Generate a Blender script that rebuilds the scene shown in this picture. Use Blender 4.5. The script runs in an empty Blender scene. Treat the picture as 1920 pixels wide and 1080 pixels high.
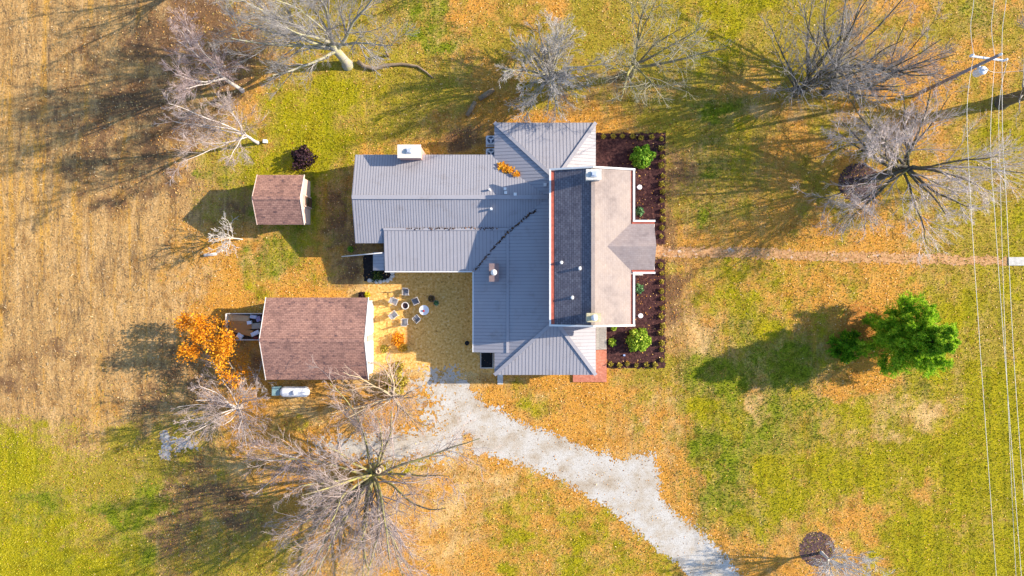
import bpy, math, random
import numpy as np
from mathutils import Vector, Matrix

R = math.radians
scene = bpy.context.scene
COL = scene.collection

# ------------------------------------------------------------------ camera
H, F = 60.0, 1260.0                       # drone height (m), focal length (pixels of a 1920 wide frame)
cam_d = bpy.data.cameras.new('Camera')
cam_d.sensor_width = 36.0
cam_d.lens = 36.0 * F / 1920.0
cam_d.clip_start = 0.5
cam_d.clip_end = 4000
cam = bpy.data.objects.new('Camera', cam_d)
COL.objects.link(cam)
cam.location = (0, 0, H)
cam.rotation_euler = (0, 0, 0)
scene.camera = cam

# ------------------------------------------------------------------ light
SUN_EL, SUN_AZ = R(24.5), R(11.0)         # azimuth measured from +x towards +y
sd = bpy.data.lights.new('Sun', 'SUN')
sd.energy = 5.0
sd.angle = R(0.5)
sd.color = (1.0, 0.88, 0.72)
sun = bpy.data.objects.new('Sun', sd)
COL.objects.link(sun)
to_sun = Vector((math.cos(SUN_EL) * math.cos(SUN_AZ), math.cos(SUN_EL) * math.sin(SUN_AZ), math.sin(SUN_EL)))
sun.rotation_euler = to_sun.to_track_quat('Z', 'Y').to_euler()
sun.location = to_sun * 120
world = bpy.data.worlds.new('World')
scene.world = world
world.use_nodes = True
wn = world.node_tree
for n in list(wn.nodes):
    wn.nodes.remove(n)
sky = wn.nodes.new('ShaderNodeTexSky')
sky.sky_type = 'NISHITA'
sky.sun_disc = False
sky.sun_elevation = SUN_EL
sky.ozone_density = 4.0
sky.sun_rotation = R(90) - SUN_AZ
bg = wn.nodes.new('ShaderNodeBackground')
bg.inputs['Strength'].default_value = 0.15
wo = wn.nodes.new('ShaderNodeOutputWorld')
wn.links.new(sky.outputs[0], bg.inputs[0])
wn.links.new(bg.outputs[0], wo.inputs[0])
scene.view_settings.view_transform = 'Standard'
scene.view_settings.look = 'None'
scene.view_settings.gamma = 1
scene.view_settings.exposure = 0.95
scene.view_settings.use_curve_mapping = False
scene.render.engine = 'CYCLES'
scene.cycles.max_bounces = 6
scene.cycles.diffuse_bounces = 3

# ------------------------------------------------------------------ helpers
def P(px, py, z=0.0):
    """photo pixel seen at height z -> world point"""
    k = (H - z) / F
    return Vector(((px - 960) * k, (540 - py) * k, z))

def wl(o):
    v = Vector((0, 0, 0))
    while o is not None:
        v += Vector(o.location)
        o = o.parent
    return v

def tag(o, label=None, cat=None, group=None, kind=None):
    if label: o['label'] = label
    if cat: o['category'] = cat
    if group: o['group'] = group
    if kind: o['kind'] = kind
    return o

def thing(name, label, cat, loc=(0, 0, 0), group=None):
    o = bpy.data.objects.new(name, None)
    o.empty_display_size = 0.3
    COL.objects.link(o)
    o.location = loc
    return tag(o, label, cat, group)

def link_mesh(name, me, mat, parent=None):
    o = bpy.data.objects.new(name, me)
    COL.objects.link(o)
    if mat is not None:
        me.materials.append(mat)
    if parent is not None:
        o.parent = parent
    return o

def np_mesh(name, V, faces, k):
    """V (n,3), faces (m,k) -> mesh"""
    me = bpy.data.meshes.new(name)
    V = np.asarray(V, dtype=np.float32)
    faces = np.asarray(faces, dtype=np.int32)
    me.vertices.add(len(V))
    me.vertices.foreach_set('co', V.ravel())
    m = len(faces)
    me.loops.add(m * k)
    me.loops.foreach_set('vertex_index', faces.ravel())
    me.polygons.add(m)
    me.polygons.foreach_set('loop_start', np.arange(0, m * k, k, dtype=np.int32))
    me.polygons.foreach_set('loop_total', np.full(m, k, dtype=np.int32))
    me.update(calc_edges=True)
    return me

class MB:
    def __init__(self):
        self.v, self.f = [], []
        self.seams = set()
    def poly(self, pts):
        b = len(self.v)
        self.v += [Vector(p) for p in pts]
        self.f.append(list(range(b, b + len(pts))))
    def hexa(self, p):                       # p: 4 bottom then 4 top
        b = len(self.v)
        self.v += [Vector(q) for q in p]
        for q in ((3, 2, 1, 0), (4, 5, 6, 7), (0, 1, 5, 4), (1, 2, 6, 5), (2, 3, 7, 6), (3, 0, 4, 7)):
            self.f.append([b + i for i in q])
    def box(self, c, s, rz=0, taper=1.0):
        cx, cy, cz = c
        hx, hy, hz = s[0] / 2, s[1] / 2, s[2] / 2
        ca, sa = math.cos(rz), math.sin(rz)
        p = []
        for z, t in ((-hz, 1.0), (hz, taper)):
            for x, y in ((-hx, -hy), (hx, -hy), (hx, hy), (-hx, hy)):
                x *= t; y *= t
                p.append((cx + x * ca - y * sa, cy + x * sa + y * ca, cz + z))
        self.hexa(p)
    def bar(self, a, b, w, h):               # rectangular bar from a to b
        a, b = Vector(a), Vector(b)
        d = (b - a).normalized()
        s = d.cross(Vector((0, 0, 1)))
        if s.length < 1e-3:
            s = Vector((1, 0, 0))
        s.normalize()
        u = s.cross(d).normalized()
        p = []
        for q in (a, b):
            p += [q - s * w / 2 - u * h / 2, q + s * w / 2 - u * h / 2, q + s * w / 2 + u * h / 2, q - s * w / 2 + u * h / 2]
        bb = len(self.v)
        self.v += p
        for q in ((0, 1, 2, 3), (7, 6, 5, 4), (0, 4, 5, 1), (1, 5, 6, 2), (2, 6, 7, 3), (3, 7, 4, 0)):
            self.f.append([bb + i for i in q])
    def tube(self, pts, r, n=8, caps=True):
        pts = [Vector(p) for p in pts]
        rr = r if isinstance(r, (list, tuple)) else [r] * len(pts)
        rings = []
        for i, p in enumerate(pts):
            d = (pts[min(i + 1, len(pts) - 1)] - pts[max(i - 1, 0)]).normalized()
            s = d.cross(Vector((0.13, 0.21, 1)))
            if s.length < 1e-2:
                s = d.cross(Vector((1, 0, 0)))
            s.normalize()
            u = d.cross(s).normalized()
            b = len(self.v)
            for k in range(n):
                a = 2 * math.pi * k / n
                self.v.append(p + (s * math.cos(a) + u * math.sin(a)) * rr[i])
            rings.append(b)
        for b0, b1 in zip(rings, rings[1:]):
            for k in range(n):
                self.f.append([b0 + k, b0 + (k + 1) % n, b1 + (k + 1) % n, b1 + k])
        if caps:
            self.f.append([rings[0] + k for k in range(n)][::-1])
            self.f.append([rings[-1] + k for k in range(n)])
    def lathe(self, c, prof, n=20, axis='z'):
        rings = []
        for r, z in prof:
            b = len(self.v)
            for k in range(n):
                a = 2 * math.pi * k / n
                if axis == 'z':
                    self.v.append(Vector((c[0] + r * math.cos(a), c[1] + r * math.sin(a), c[2] + z)))
                else:
                    self.v.append(Vector((c[0] + z, c[1] + r * math.cos(a), c[2] + r * math.sin(a))))
            rings.append(b)
        for b0, b1 in zip(rings, rings[1:]):
            for k in range(n):
                self.f.append([b0 + k, b0 + (k + 1) % n, b1 + (k + 1) % n, b1 + k])
        self.f.append([rings[0] + k for k in range(n)][::-1])
        self.f.append([rings[-1] + k for k in range(n)])
    def build(self, name, mat, parent=None, smooth=False):
        off = wl(parent) if parent is not None else Vector((0, 0, 0))
        me = bpy.data.meshes.new(name)
        me.from_pydata([tuple(v - off) for v in self.v], [], self.f)
        me.update()
        o = link_mesh(name, me, mat, parent)
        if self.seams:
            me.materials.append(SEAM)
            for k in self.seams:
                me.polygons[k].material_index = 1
        if smooth:
            me.polygons.foreach_set('use_smooth', [True] * len(me.polygons))
        return o

# ---- numpy value noise
_tab = np.random.RandomState(7).rand(256, 256)
def vnoise(x, y, s=0):
    x = np.asarray(x) + s * 17.31
    y = np.asarray(y) + s * 9.17
    xi, yi = np.floor(x).astype(int), np.floor(y).astype(int)
    fx, fy = x - xi, y - yi
    fx = fx * fx * (3 - 2 * fx); fy = fy * fy * (3 - 2 * fy)
    a = _tab[xi & 255, yi & 255]; b = _tab[(xi + 1) & 255, yi & 255]
    c = _tab[xi & 255, (yi + 1) & 255]; d = _tab[(xi + 1) & 255, (yi + 1) & 255]
    return (a * (1 - fx) + b * fx) * (1 - fy) + (c * (1 - fx) + d * fx) * fy
def fbm(x, y, s=0, o=4):
    t, amp, n = 0, 0.5, 0
    for i in range(o):
        t = t + amp * vnoise(x * 2 ** i, y * 2 ** i, s + i)
        n += amp
        amp *= 0.55
    return t / n

def sd_poly(px, py, poly):
    """signed distance (negative inside), pixels"""
    poly = np.asarray(poly, float)
    d = np.full(px.shape, 1e18)
    inside = np.zeros(px.shape, bool)
    n = len(poly)
    for i in range(n):
        a, b = poly[i], poly[(i + 1) % n]
        e = b - a
        wx, wy = px - a[0], py - a[1]
        t = np.clip((wx * e[0] + wy * e[1]) / max(e @ e, 1e-9), 0, 1)
        d = np.minimum(d, (wx - e[0] * t) ** 2 + (wy - e[1] * t) ** 2)
        c = (a[1] > py) != (b[1] > py)
        with np.errstate(divide='ignore', invalid='ignore'):
            xx = (b[0] - a[0]) * (py - a[1]) / (b[1] - a[1] if b[1] != a[1] else 1e-9) + a[0]
        inside ^= c & (px < xx)
    d = np.sqrt(d)
    return np.where(inside, -d, d)

# ---- material helpers
def new_mat(name):
    m = bpy.data.materials.new(name)
    m.use_nodes = True
    nt = m.node_tree
    bs = nt.nodes['Principled BSDF']
    return m, nt, bs

def N(nt, typ, **kw):
    n = nt.nodes.new(typ)
    for k, v in kw.items():
        if k in n.inputs.keys():
            n.inputs[k].default_value = v
        else:
            setattr(n, k, v)
    return n

def noise_n(nt, vec, scale, detail=6, rough=0.6, dist=0.0):
    n = nt.nodes.new('ShaderNodeTexNoise')
    n.inputs['Scale'].default_value = scale
    n.inputs['Detail'].default_value = detail
    n.inputs['Roughness'].default_value = rough
    n.inputs['Distortion'].default_value = dist
    if vec is not None:
        nt.links.new(vec, n.inputs['Vector'])
    return n.outputs[0]

def ramp_n(nt, fac, stops):
    r = nt.nodes.new('ShaderNodeValToRGB')
    el = r.color_ramp.elements
    while len(el) > 1:
        el.remove(el[0])
    el[0].position = stops[0][0]
    el[0].color = (*stops[0][1], 1)
    for p, c in stops[1:]:
        e = el.new(p)
        e.color = (*c, 1)
    nt.links.new(fac, r.inputs[0])
    return r.outputs[0]

def mix_n(nt, fac, a, b, mode='MIX'):
    m = nt.nodes.new('ShaderNodeMix')
    m.data_type = 'RGBA'
    m.blend_type = mode
    for s, v in ((0, fac), (6, a), (7, b)):
        if isinstance(v, (int, float)):
            m.inputs[s].default_value = v
        elif isinstance(v, tuple):
            m.inputs[s].default_value = (*v, 1)
        else:
            nt.links.new(v, m.inputs[s])
    return m.outputs[2]

def math_n(nt, op, a, b=None, clamp=False):
    m = nt.nodes.new('ShaderNodeMath')
    m.operation = op
    m.use_clamp = clamp
    for i, v in enumerate((a, b)):
        if v is None:
            continue
        if isinstance(v, (int, float)):
            m.inputs[i].default_value = v
        else:
            nt.links.new(v, m.inputs[i])
    return m.outputs[0]

def smooth_n(nt, v, lo, hi):
    m = nt.nodes.new('ShaderNodeMapRange')
    m.interpolation_type = 'SMOOTHSTEP'
    nt.links.new(v, m.inputs[0])
    m.inputs[1].default_value = lo
    m.inputs[2].default_value = hi
    return m.outputs[0]

def bump_n(nt, bs, h, strength, dist):
    b = nt.nodes.new('ShaderNodeBump')
    b.inputs['Strength'].default_value = strength
    b.inputs['Distance'].default_value = dist
    nt.links.new(h, b.inputs['Height'])
    nt.links.new(b.outputs[0], bs.inputs['Normal'])

def mottled(name, stops, scale=3.0, rough=0.8, bump=0.0, bdist=0.02, detail=6, spec=0.3, metallic=0.0, stretch=None):
    m, nt, bs = new_mat(name)
    tc = nt.nodes.new('ShaderNodeTexCoord')
    vec = tc.outputs['Object']
    if stretch:
        mp = nt.nodes.new('ShaderNodeMapping')
        mp.inputs['Scale'].default_value = stretch
        nt.links.new(vec, mp.inputs[0])
        vec = mp.outputs[0]
    nz = noise_n(nt, vec, scale, detail, 0.65)
    col = ramp_n(nt, nz, stops)
    nt.links.new(col, bs.inputs['Base Color'])
    bs.inputs['Roughness'].default_value = rough
    bs.inputs['Metallic'].default_value = metallic
    bs.inputs['Specular IOR Level'].default_value = spec
    if bump:
        bump_n(nt, bs, nz, bump, bdist)
    return m

def two(c, k=0.25):
    return [(0.3, tuple(x * (1 - k) for x in c)), (0.7, tuple(min(1, x * (1 + k)) for x in c))]

def leaf_mat(name, stops, rough=0.7, trans=0.25):
    """leaf faces: colour varies leaf by leaf (an attribute), a little light passes through"""
    m, nt, bs = new_mat(name)
    at = nt.nodes.new('ShaderNodeAttribute')
    at.attribute_name = 'tone'
    col = ramp_n(nt, at.outputs['Fac'], stops)
    nt.links.new(col, bs.inputs['Base Color'])
    bs.inputs['Roughness'].default_value = rough
    bs.inputs['Specular IOR Level'].default_value = 0.2
    if trans:
        tr = nt.nodes.new('ShaderNodeBsdfTranslucent')
        nt.links.new(col, tr.inputs[0])
        mx = nt.nodes.new('ShaderNodeMixShader')
        mx.inputs[0].default_value = trans
        nt.links.new(bs.outputs[0], mx.inputs[1])
        nt.links.new(tr.outputs[0], mx.inputs[2])
        nt.links.new(mx.outputs[0], nt.nodes['Material Output'].inputs[0])
    return m

# ------------------------------------------------------------------ ground cover map (what grows or lies where)
CLS = 'tygobdp'
GMAP = """
t  t  t  tb bt bd d  d  dy yg do od od d  d  dy yd y  dy d  do do yd do
t  t  t  tb bt bo do dy dy yd do do d  d  d  d  yd dy d  d  od od do do
t  t  tb bt bt bo yd y  yd dy dy do d  db db d  dg od do do od oy do do
t  t  t  tb tb do yd y  yd dy od ob o  o  o  d  dy dy od dy do do dy yd
t  t  tb tb to yd y  yg o  o  o  o  o  o  o  b  dy dy do do od do dy yd
t  t  t  t  t  db gd gy db bd o  o  o  o  o  b  dg do oy od od do dy yd
t  t  t  t  to o  yg yo bo bo p  p  o  o  o  b  do oy oy oy oy od dy yd
t  t  t  t  t  o  yo oy op p  p  p  o  o  o  b  yo y  yo yo oy yo yd yd
t  t  t  t  ot op o  op p  p  p  p  o  o  o  b  op yg y  yo o  yo yd yd
t  t  tb t  bt ot bo o  p  p  p  p  o  o  o  d  gd gd gy yo o  yg yd y
t  t  to bt td ob op op op op op o  op o  od yo yg gy yg yp yp y  y  y
yt yt dt dt db op op op op op po o  op o  op oy gy yg yd yd yd y  yo y
yd yd gd dg db ob op op op op op op yo op op op yg yg y  yd y  yo y  y
yg yg gy gd bd bd do op op op op yo yo yo o  op yo yg yd oy yo y  yo y
y  yg y  gy bd dg dy op op op op yo yo yd yo yo op o  op op yo y  y  y
"""
_rows = [r.split() for r in GMAP.strip().split('\n')]
_G = np.zeros((15, 24, len(CLS)))
for i, r in enumerate(_rows):
    for j, c in enumerate(r):
        _G[i, j, CLS.index(c[0])] += 0.62 if len(c) > 1 else 1.0
        if len(c) > 1:
            _G[i, j, CLS.index(c[1])] += 0.38
# soft patches: px, py, radius x, radius y, class, amount
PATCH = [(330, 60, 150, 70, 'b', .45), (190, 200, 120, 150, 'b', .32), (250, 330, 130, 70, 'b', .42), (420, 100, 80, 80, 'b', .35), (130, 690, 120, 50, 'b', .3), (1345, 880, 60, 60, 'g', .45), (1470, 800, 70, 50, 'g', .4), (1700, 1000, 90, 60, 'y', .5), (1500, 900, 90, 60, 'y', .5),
         (1612, 602, 42, 36, 'o', 1.0), (1628, 680, 22, 60, 'o', 1.0), (1600, 720, 60, 30, 'o', .7), (1420, 757, 32, 28, 'p', .8),
         (1690, 775, 60, 40, 'p', .5), (430, 560, 40, 70, 'o', .9), (590, 545, 70, 14, 'o', .9), (505, 480, 50, 35, 'g', .7),
         (560, 450, 30, 22, 'g', .6), (800, 30, 45, 40, 'g', .9), (830, 75, 40, 26, 'g', .6), (800, 268, 60, 18, 'o', .8),
         (900, 258, 60, 24, 'b', .9), (1345, 215, 60, 25, 'g', .5), (1330, 300, 40, 30, 'g', .5), (1350, 190, 60, 20, 'g', .5),
         (1340, 720, 70, 25, 'g', .8), (1450, 680, 90, 30, 'g', .8), (1340, 960, 50, 60, 'g', .5), (1370, 640, 60, 40, 'g', .5),
         (1290, 620, 35, 45, 'p', .5), (1340, 1010, 60, 18, 'o', .5), (340, 1010, 50, 40, 'b', .4), (345, 520, 50, 30, 'o', .3), (300, 660, 50, 40, 'b', .35), (420, 730, 70, 40, 'b', .35), (400, 600, 60, 40, 'o', .5), (350, 940, 50, 26, 'b', .45),
         (20, 870, 40, 60, 'y', .9), (60, 800, 50, 20, 'y', .5), (100, 1000, 90, 40, 'y', .5), (240, 960, 60, 50, 'g', .3), (150, 805, 120, 34, 't', .55), (225, 870, 60, 60, 'd', .5), (120, 880, 70, 30, 'd', .4), (60, 930, 40, 25, 'g', .35), (170, 1010, 50, 30, 'd', .4),
         (410, 328, 30, 16, 'g', .8), (540, 370, 60, 40, 'g', .6), (600, 250, 50, 60, 'y', .6), (660, 500, 30, 30, 'b', .6),
         (630, 400, 30, 60, 'b', .4), (550, 800, 40, 20, 'y', .5), (740, 860, 60, 22, 'y', .5), (1500, 1045, 60, 40, 'o', .8),
         (1290, 910, 24, 70, 'o', .7), (1250, 800, 30, 70, 'p', .35), (1000, 740, 60, 30, 'y', .3), (1180, 690, 60, 30, 'd', .7),
         (1320, 30, 60, 40, 'y', .8), (1310, 80, 50, 30, 'y', .6), (1830, 30, 40, 30, 'g', .5), (1500, 215, 130, 12, 'p', .5),
         (1800, 130, 60, 50, 'o', .4), (1560, 560, 120, 40, 'o', .45), (1480, 760, 60, 30, 'g', .45), (1750, 900, 120, 120, 'y', .5),
         (1800, 720, 60, 120, 'y', .5), (410, 1040, 60, 40, 'd', .6)]

def cover(px, py):
    """weights of the ground-cover classes at photo pixels of the ground plane: (n, classes)"""
    wx = px + 60 * (fbm(px / 70, py / 70, 1) - 0.5) + 26 * (fbm(px / 17, py / 17, 5) - .5)
    wy = py + 60 * (fbm(px / 70, py / 70, 2) - 0.5) + 26 * (fbm(px / 17, py / 17, 6) - .5)
    gx = np.clip(wx / 80 - 0.5, 0, 22.999)
    gy = np.clip(wy / 72 - 0.5, 0, 13.999)
    ix, iy = gx.astype(int), gy.astype(int)
    fx, fy = (gx - ix)[..., None], (gy - iy)[..., None]
    W = (_G[iy, ix] * (1 - fx) + _G[iy, ix + 1] * fx) * (1 - fy) + (_G[iy + 1, ix] * (1 - fx) + _G[iy + 1, ix + 1] * fx) * fy
    for x, y, rx, ry, c, a in PATCH:
        q = ((wx - x) / rx) ** 2 + ((wy - y) / ry) ** 2
        s = np.clip(1.7 - q, 0, 1); s = a * .85 * s * s * (3 - 2 * s)
        s = s[..., None]
        e = np.zeros(len(CLS)); e[CLS.index(c)] = 1
        W = W * (1 - s) + e * s
    for i in range(len(CLS)):
        m = 2.3 * (fbm(px / 60, py / 60, 100 + 7 * i, 5) - .5) * 2 + 1.7 * (fbm(px / 14, py / 14, 160 + 7 * i, 4) - .5) * 2
        W[..., i] = (W[..., i] + (.045 if CLS[i] in 'ydo' else .02 if CLS[i] == 'p' else 0) * (px > 380)) * np.exp(m)
    return W / np.maximum(W.sum(-1, keepdims=True), 1e-6)

# ------------------------------------------------------------------ setting: ground sheet
def axis(a, b, res):
    core = np.arange(a, b + res / 2, res)
    out = np.array([4, 10, 20, 40, 80, 160, 320, 640, 1200.])
    return np.concatenate([(a - out)[::-1], core, b + out])
gx_, gy_ = axis(-50, 50, 0.3), axis(-30, 30, 0.3)
GX, GY = np.meshgrid(gx_, gy_)
V = np.stack([GX.ravel(), GY.ravel(), np.zeros(GX.size)], 1)
nx, ny = len(gx_), len(gy_)
idx = np.arange(nx * ny).reshape(ny, nx)
Fq = np.stack([idx[:-1, :-1], idx[:-1, 1:], idx[1:, 1:], idx[1:, :-1]], -1).reshape(-1, 4)
gme = np_mesh('ground', V, Fq, 4)
gpx, gpy = V[:, 0] * F / H + 960, 540 - V[:, 1] * F / H
gW = cover(gpx, gpy)
far = np.clip((np.maximum(np.abs(V[:, 0]) - 50, np.abs(V[:, 1]) - 30)) / 6, 0, 1)[:, None]
mean = np.where((V[:, 0] < -28)[:, None], np.array([[1., 0, 0, 0, 0, 0, 0]]), np.array([[0, .35, .05, .2, .05, .35, 0]]))
gW = gW * (1 - far) + mean * far
for i, c in enumerate(CLS):
    a = gme.attributes.new('cover_' + c, 'FLOAT', 'POINT')
    a.data.foreach_set('value', gW[:, i].astype(np.float32))

def ground_material():
    m, nt, bs = new_mat('ground_cover')
    tc = nt.nodes.new('ShaderNodeTexCoord')
    ob = tc.outputs['Object']
    def mapped(s):
        mp = nt.nodes.new('ShaderNodeMapping')
        mp.inputs['Scale'].default_value = s
        nt.links.new(ob, mp.inputs[0])
        return mp.outputs[0]
    fine = noise_n(nt, ob, 3.2, 6, 0.75)
    fine2 = noise_n(nt, mapped((1, 1, 1)), 6.5, 4, 0.7)
    mid = noise_n(nt, ob, 0.7, 6, 0.7)
    # corn-stubble rows, run along y and wander slightly
    row = noise_n(nt, mapped((1.0, 0.16, 1.0)), 1.3, 9, 0.76, 0.8)
    rowb = noise_n(nt, mapped((1.0, 0.07, 1.0)), .8, 8, 0.76, 0.8)
    tan = ramp_n(nt, row, [(.30, (.17, .095, .045)), (.40, (.37, .21, .08)), (.50, (.52, .31, .115)), (.60, (.62, .385, .155)), (.72, (.72, .53, .33))])
    tan = mix_n(nt, math_n(nt, 'MULTIPLY', smooth_n(nt, rowb, .50, .64), .8), tan, (.62, .32, .045))
    clump = noise_n(nt, mapped((1.0, .22, 1.0)), 1.0, 8, .8, .5)
    tan = mix_n(nt, math_n(nt, 'MULTIPLY', smooth_n(nt, clump, .52, .64), .85), tan, (.17, .11, .06))
    tan = mix_n(nt, smooth_n(nt, fine, .54, .68), tan, (.20, .13, .07))
    tan = mix_n(nt, smooth_n(nt, fine2, .58, .70), tan, (.62, .46, .26))
    def blob(dark, base, pale):
        c = ramp_n(nt, fine, [(.28, dark), (.46, base), (.60, base), (.78, pale)])
        return c
    cols = {
        'y': blob((.16, .14, .006), (.345, .305, .008), (.50, .41, .035)),
        'g': blob((.09, .11, .005), (.225, .265, .012), (.38, .39, .05)),
        'o': blob((.29, .11, .014), (.61, .295, .050), (.82, .56, .27)),
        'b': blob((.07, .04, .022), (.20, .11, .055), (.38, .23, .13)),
        'd': blob((.13, .10, .012), (.34, .265, .030), (.52, .40, .13)),
        'p': blob((.42, .25, .09), (.66, .44, .18), (.82, .66, .42)),
    }
    mw = nt.nodes.new('ShaderNodeMapping')
    mw.inputs['Rotation'].default_value = (0, 0, R(9))
    mw.inputs['Scale'].default_value = (1.0, .05, 1.0)
    nt.links.new(ob, mw.inputs[0])
    mow = ramp_n(nt, noise_n(nt, mw.outputs[0], 1.4, 5, .6, .3), [(.34, (.72, .78, .70)), (.48, (1, 1, 1)), (.64, (1.18, 1.12, 1.1))])
    for c in 'yg':
        cols[c] = mix_n(nt, 1.0, cols[c], mow, 'MULTIPLY')
    col = tan
    off = {'y': 0.0, 'g': 3.1, 'o': 7.7, 'b': 11.3, 'd': 17.9, 'p': 23.5}
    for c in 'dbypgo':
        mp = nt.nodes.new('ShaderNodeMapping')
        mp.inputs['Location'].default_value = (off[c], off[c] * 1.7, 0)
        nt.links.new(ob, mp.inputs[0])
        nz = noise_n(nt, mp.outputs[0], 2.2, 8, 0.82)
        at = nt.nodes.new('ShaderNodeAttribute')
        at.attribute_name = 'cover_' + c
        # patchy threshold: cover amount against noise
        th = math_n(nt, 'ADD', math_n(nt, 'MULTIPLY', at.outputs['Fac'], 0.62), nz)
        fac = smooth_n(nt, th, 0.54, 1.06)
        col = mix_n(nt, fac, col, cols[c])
    # brightness drift
    col = mix_n(nt, 1.0, col, ramp_n(nt, mid, [(.30, (.60, .52, .44)), (.45, (.94, .92, .89)), (.55, (1, 1, 1)), (.72, (1.16, 1.13, 1.06))]), 'MULTIPLY')
    speck = noise_n(nt, ob, 7.0, 3, 0.8)
    col = mix_n(nt, 1.0, col, ramp_n(nt, speck, [(.34, (.55, .51, .46)), (.45, (.92, .91, .90)), (.54, (1.02, 1.02, 1.02)), (.66, (1.28, 1.25, 1.22))]), 'MULTIPLY')
    nt.links.new(col, bs.inputs['Base Color'])
    bs.inputs['Roughness'].default_value = 0.95
    bs.inputs['Specular IOR Level'].default_value = 0.1
    h = math_n(nt, 'ADD', math_n(nt, 'MULTIPLY', fine, 0.6), math_n(nt, 'MULTIPLY', speck, .5))
    bump_n(nt, bs, h, 0.7, 0.17)
    return m
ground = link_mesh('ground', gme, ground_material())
tag(ground, kind='structure')

# ---- ragged sheets lying on the ground (drive, patio, beds...)
def sheet(name, maskf, bbox, res, z, mat):
    """bbox in ground pixels; maskf(px,py) > 0 is covered. Fine cells give a broken, natural edge."""
    x0, y0, x1, y1 = bbox
    step = res * F / H
    xs = np.arange(x0, x1 + step, step); ys = np.arange(y0, y1 + step, step)
    X, Y = np.meshgrid(xs, ys)
    jx = (vnoise(X * .7, Y * .7, 31) - .5) * step * .7
    jy = (vnoise(X * .7, Y * .7, 37) - .5) * step * .7
    cx, cy = X[:-1, :-1] + step / 2, Y[:-1, :-1] + step / 2
    keep = maskf(cx, cy) > 0
    X, Y = X + jx, Y + jy
    Vv = np.stack([(X.ravel() - 960) * H / F, (540 - Y.ravel()) * H / F, np.full(X.size, z)], 1)
    n2, n1 = X.shape
    id_ = np.arange(n1 * n2).reshape(n2, n1)
    q = np.stack([id_[1:, :-1], id_[1:, 1:], id_[:-1, 1:], id_[:-1, :-1]], -1)[keep]
    used, inv = np.unique(q.ravel(), return_inverse=True)
    me = np_mesh(name, Vv[used], inv.reshape(-1, 4), 4)
    return link_mesh(name, me, mat)

def edge_noise(px, py, big, small, s):
    return big * (fbm(px / 22, py / 22, s) - .5) * 2 + small * (fbm(px / 5, py / 5, s + 3, 3) - .5) * 2

DRIVE = [(762, 698), (800, 694), (850, 698), (882, 724), (908, 752), (950, 778), (1000, 800), (1060, 822), (1110, 845), (1160, 862),
         (1190, 853), (1226, 850), (1234, 880), (1240, 930), (1262, 960), (1300, 985), (1345, 1030), (1400, 1090), (1470, 1200),
         (1400, 1200), (1310, 1095), (1255, 1045), (1190, 995), (1130, 945), (1060, 905), (985, 872), (930, 856), (880, 850),
         (840, 820), (800, 790), (770, 750)]
SPUR = [(600, 836), (680, 820), (760, 812), (850, 808), (880, 850), (820, 858), (720, 862), (640, 860)]
def drive_mask(px, py):
    d = sd_poly(px, py, DRIVE)
    w = np.interp(px, [780, 900, 1000], [1.6, 1.0, .55])
    a = -d + w * edge_noise(px, py, 10, 18, 40) + 17 * (vnoise(px / 1.7, py / 1.7, 47) - .5)
    d2 = sd_poly(px, py, SPUR)
    b = -d2 + 2 + edge_noise(px, py, 12, 24, 44) + 34 * (vnoise(px / 1.9, py / 1.9, 49) - .5)
    # leaf-strewn tongue where the two tracks part
    t = sd_poly(px, py, [(868, 812), (884, 815), (886, 862), (868, 862)])
    hole = np.where(t + 9 * (vnoise(px / 4, py / 4, 57) - .5) + 6 * (vnoise(px / 1.7, py / 1.7, 58) - .5) < 1, -1, 1)
    # upper apron is thinly gravelled
    thin = np.where((py < 800) & (px < 880), fbm(px / 4.5, py / 4.5, 50, 3) - .58 + np.clip((px - 770) / 260, 0, .4), 1)
    wear = fbm(px / 5, py / 5, 55, 3) - .40 + np.clip(np.maximum(a, b) / 22, 0, .6)
    return np.minimum(np.minimum(np.minimum(np.maximum(a, b), hole * 9), thin * 20), wear * 20)
def gravel_material():
    m, nt, bs = new_mat('pale_gravel')
    tc = nt.nodes.new('ShaderNodeTexCoord')
    ob = tc.outputs['Object']
    f = noise_n(nt, ob, 9.0, 4, .8)
    g = noise_n(nt, ob, .55, 8, .7)
    col = ramp_n(nt, g, [(.32, (.37, .29, .20)), (.44, (.47, .41, .33)), (.55, (.53, .495, .44)), (.70, (.57, .55, .51))])
    col = mix_n(nt, 1.0, col, ramp_n(nt, f, [(.32, (.55, .50, .45)), (.46, (.94, .94, .93)), (.62, (1.1, 1.1, 1.1))]), 'MULTIPLY')
    nt.links.new(col, bs.inputs['Base Color'])
    bs.inputs['Roughness'].default_value = .95
    bs.inputs['Specular IOR Level'].default_value = .1
    bump_n(nt, bs, f, .4, .03)
    return m
gravel = gravel_material()
tag(sheet('driveway', drive_mask, (560, 680, 1480, 1210), 0.085, 0.012, gravel), kind='structure')
PATIO = [(682, 512), (890, 506), (890, 664), (935, 690), (935, 700), (780, 694), (700, 690), (696, 556), (684, 552)]
def patio_mask(px, py):
    return -sd_poly(px, py, PATIO) + edge_noise(px, py, 3, 7, 60)
chips = mottled('straw_chips', [(.30, (.30, .16, .04)), (.42, (.64, .34, .085)), (.55, (.77, .45, .135)), (.70, (.80, .63, .32))], 4.5, .95, .7, .06, detail=10, spec=.1)
tag(sheet('patio', patio_mask, (670, 495, 945, 710), 0.1, 0.008, chips), kind='structure')
mulch = mottled('dark_mulch', [(.30, (.018, .008, .009)), (.46, (.055, .024, .024)), (.60, (.10, .045, .04)), (.68, (.20, .085, .055)), (.78, (.34, .19, .12))], 4.0, .95, .8, .08, detail=10, spec=.1)
BED_N = [(1100, 249), (1247, 249), (1247, 458), (1180, 458), (1100, 300)]
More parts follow.
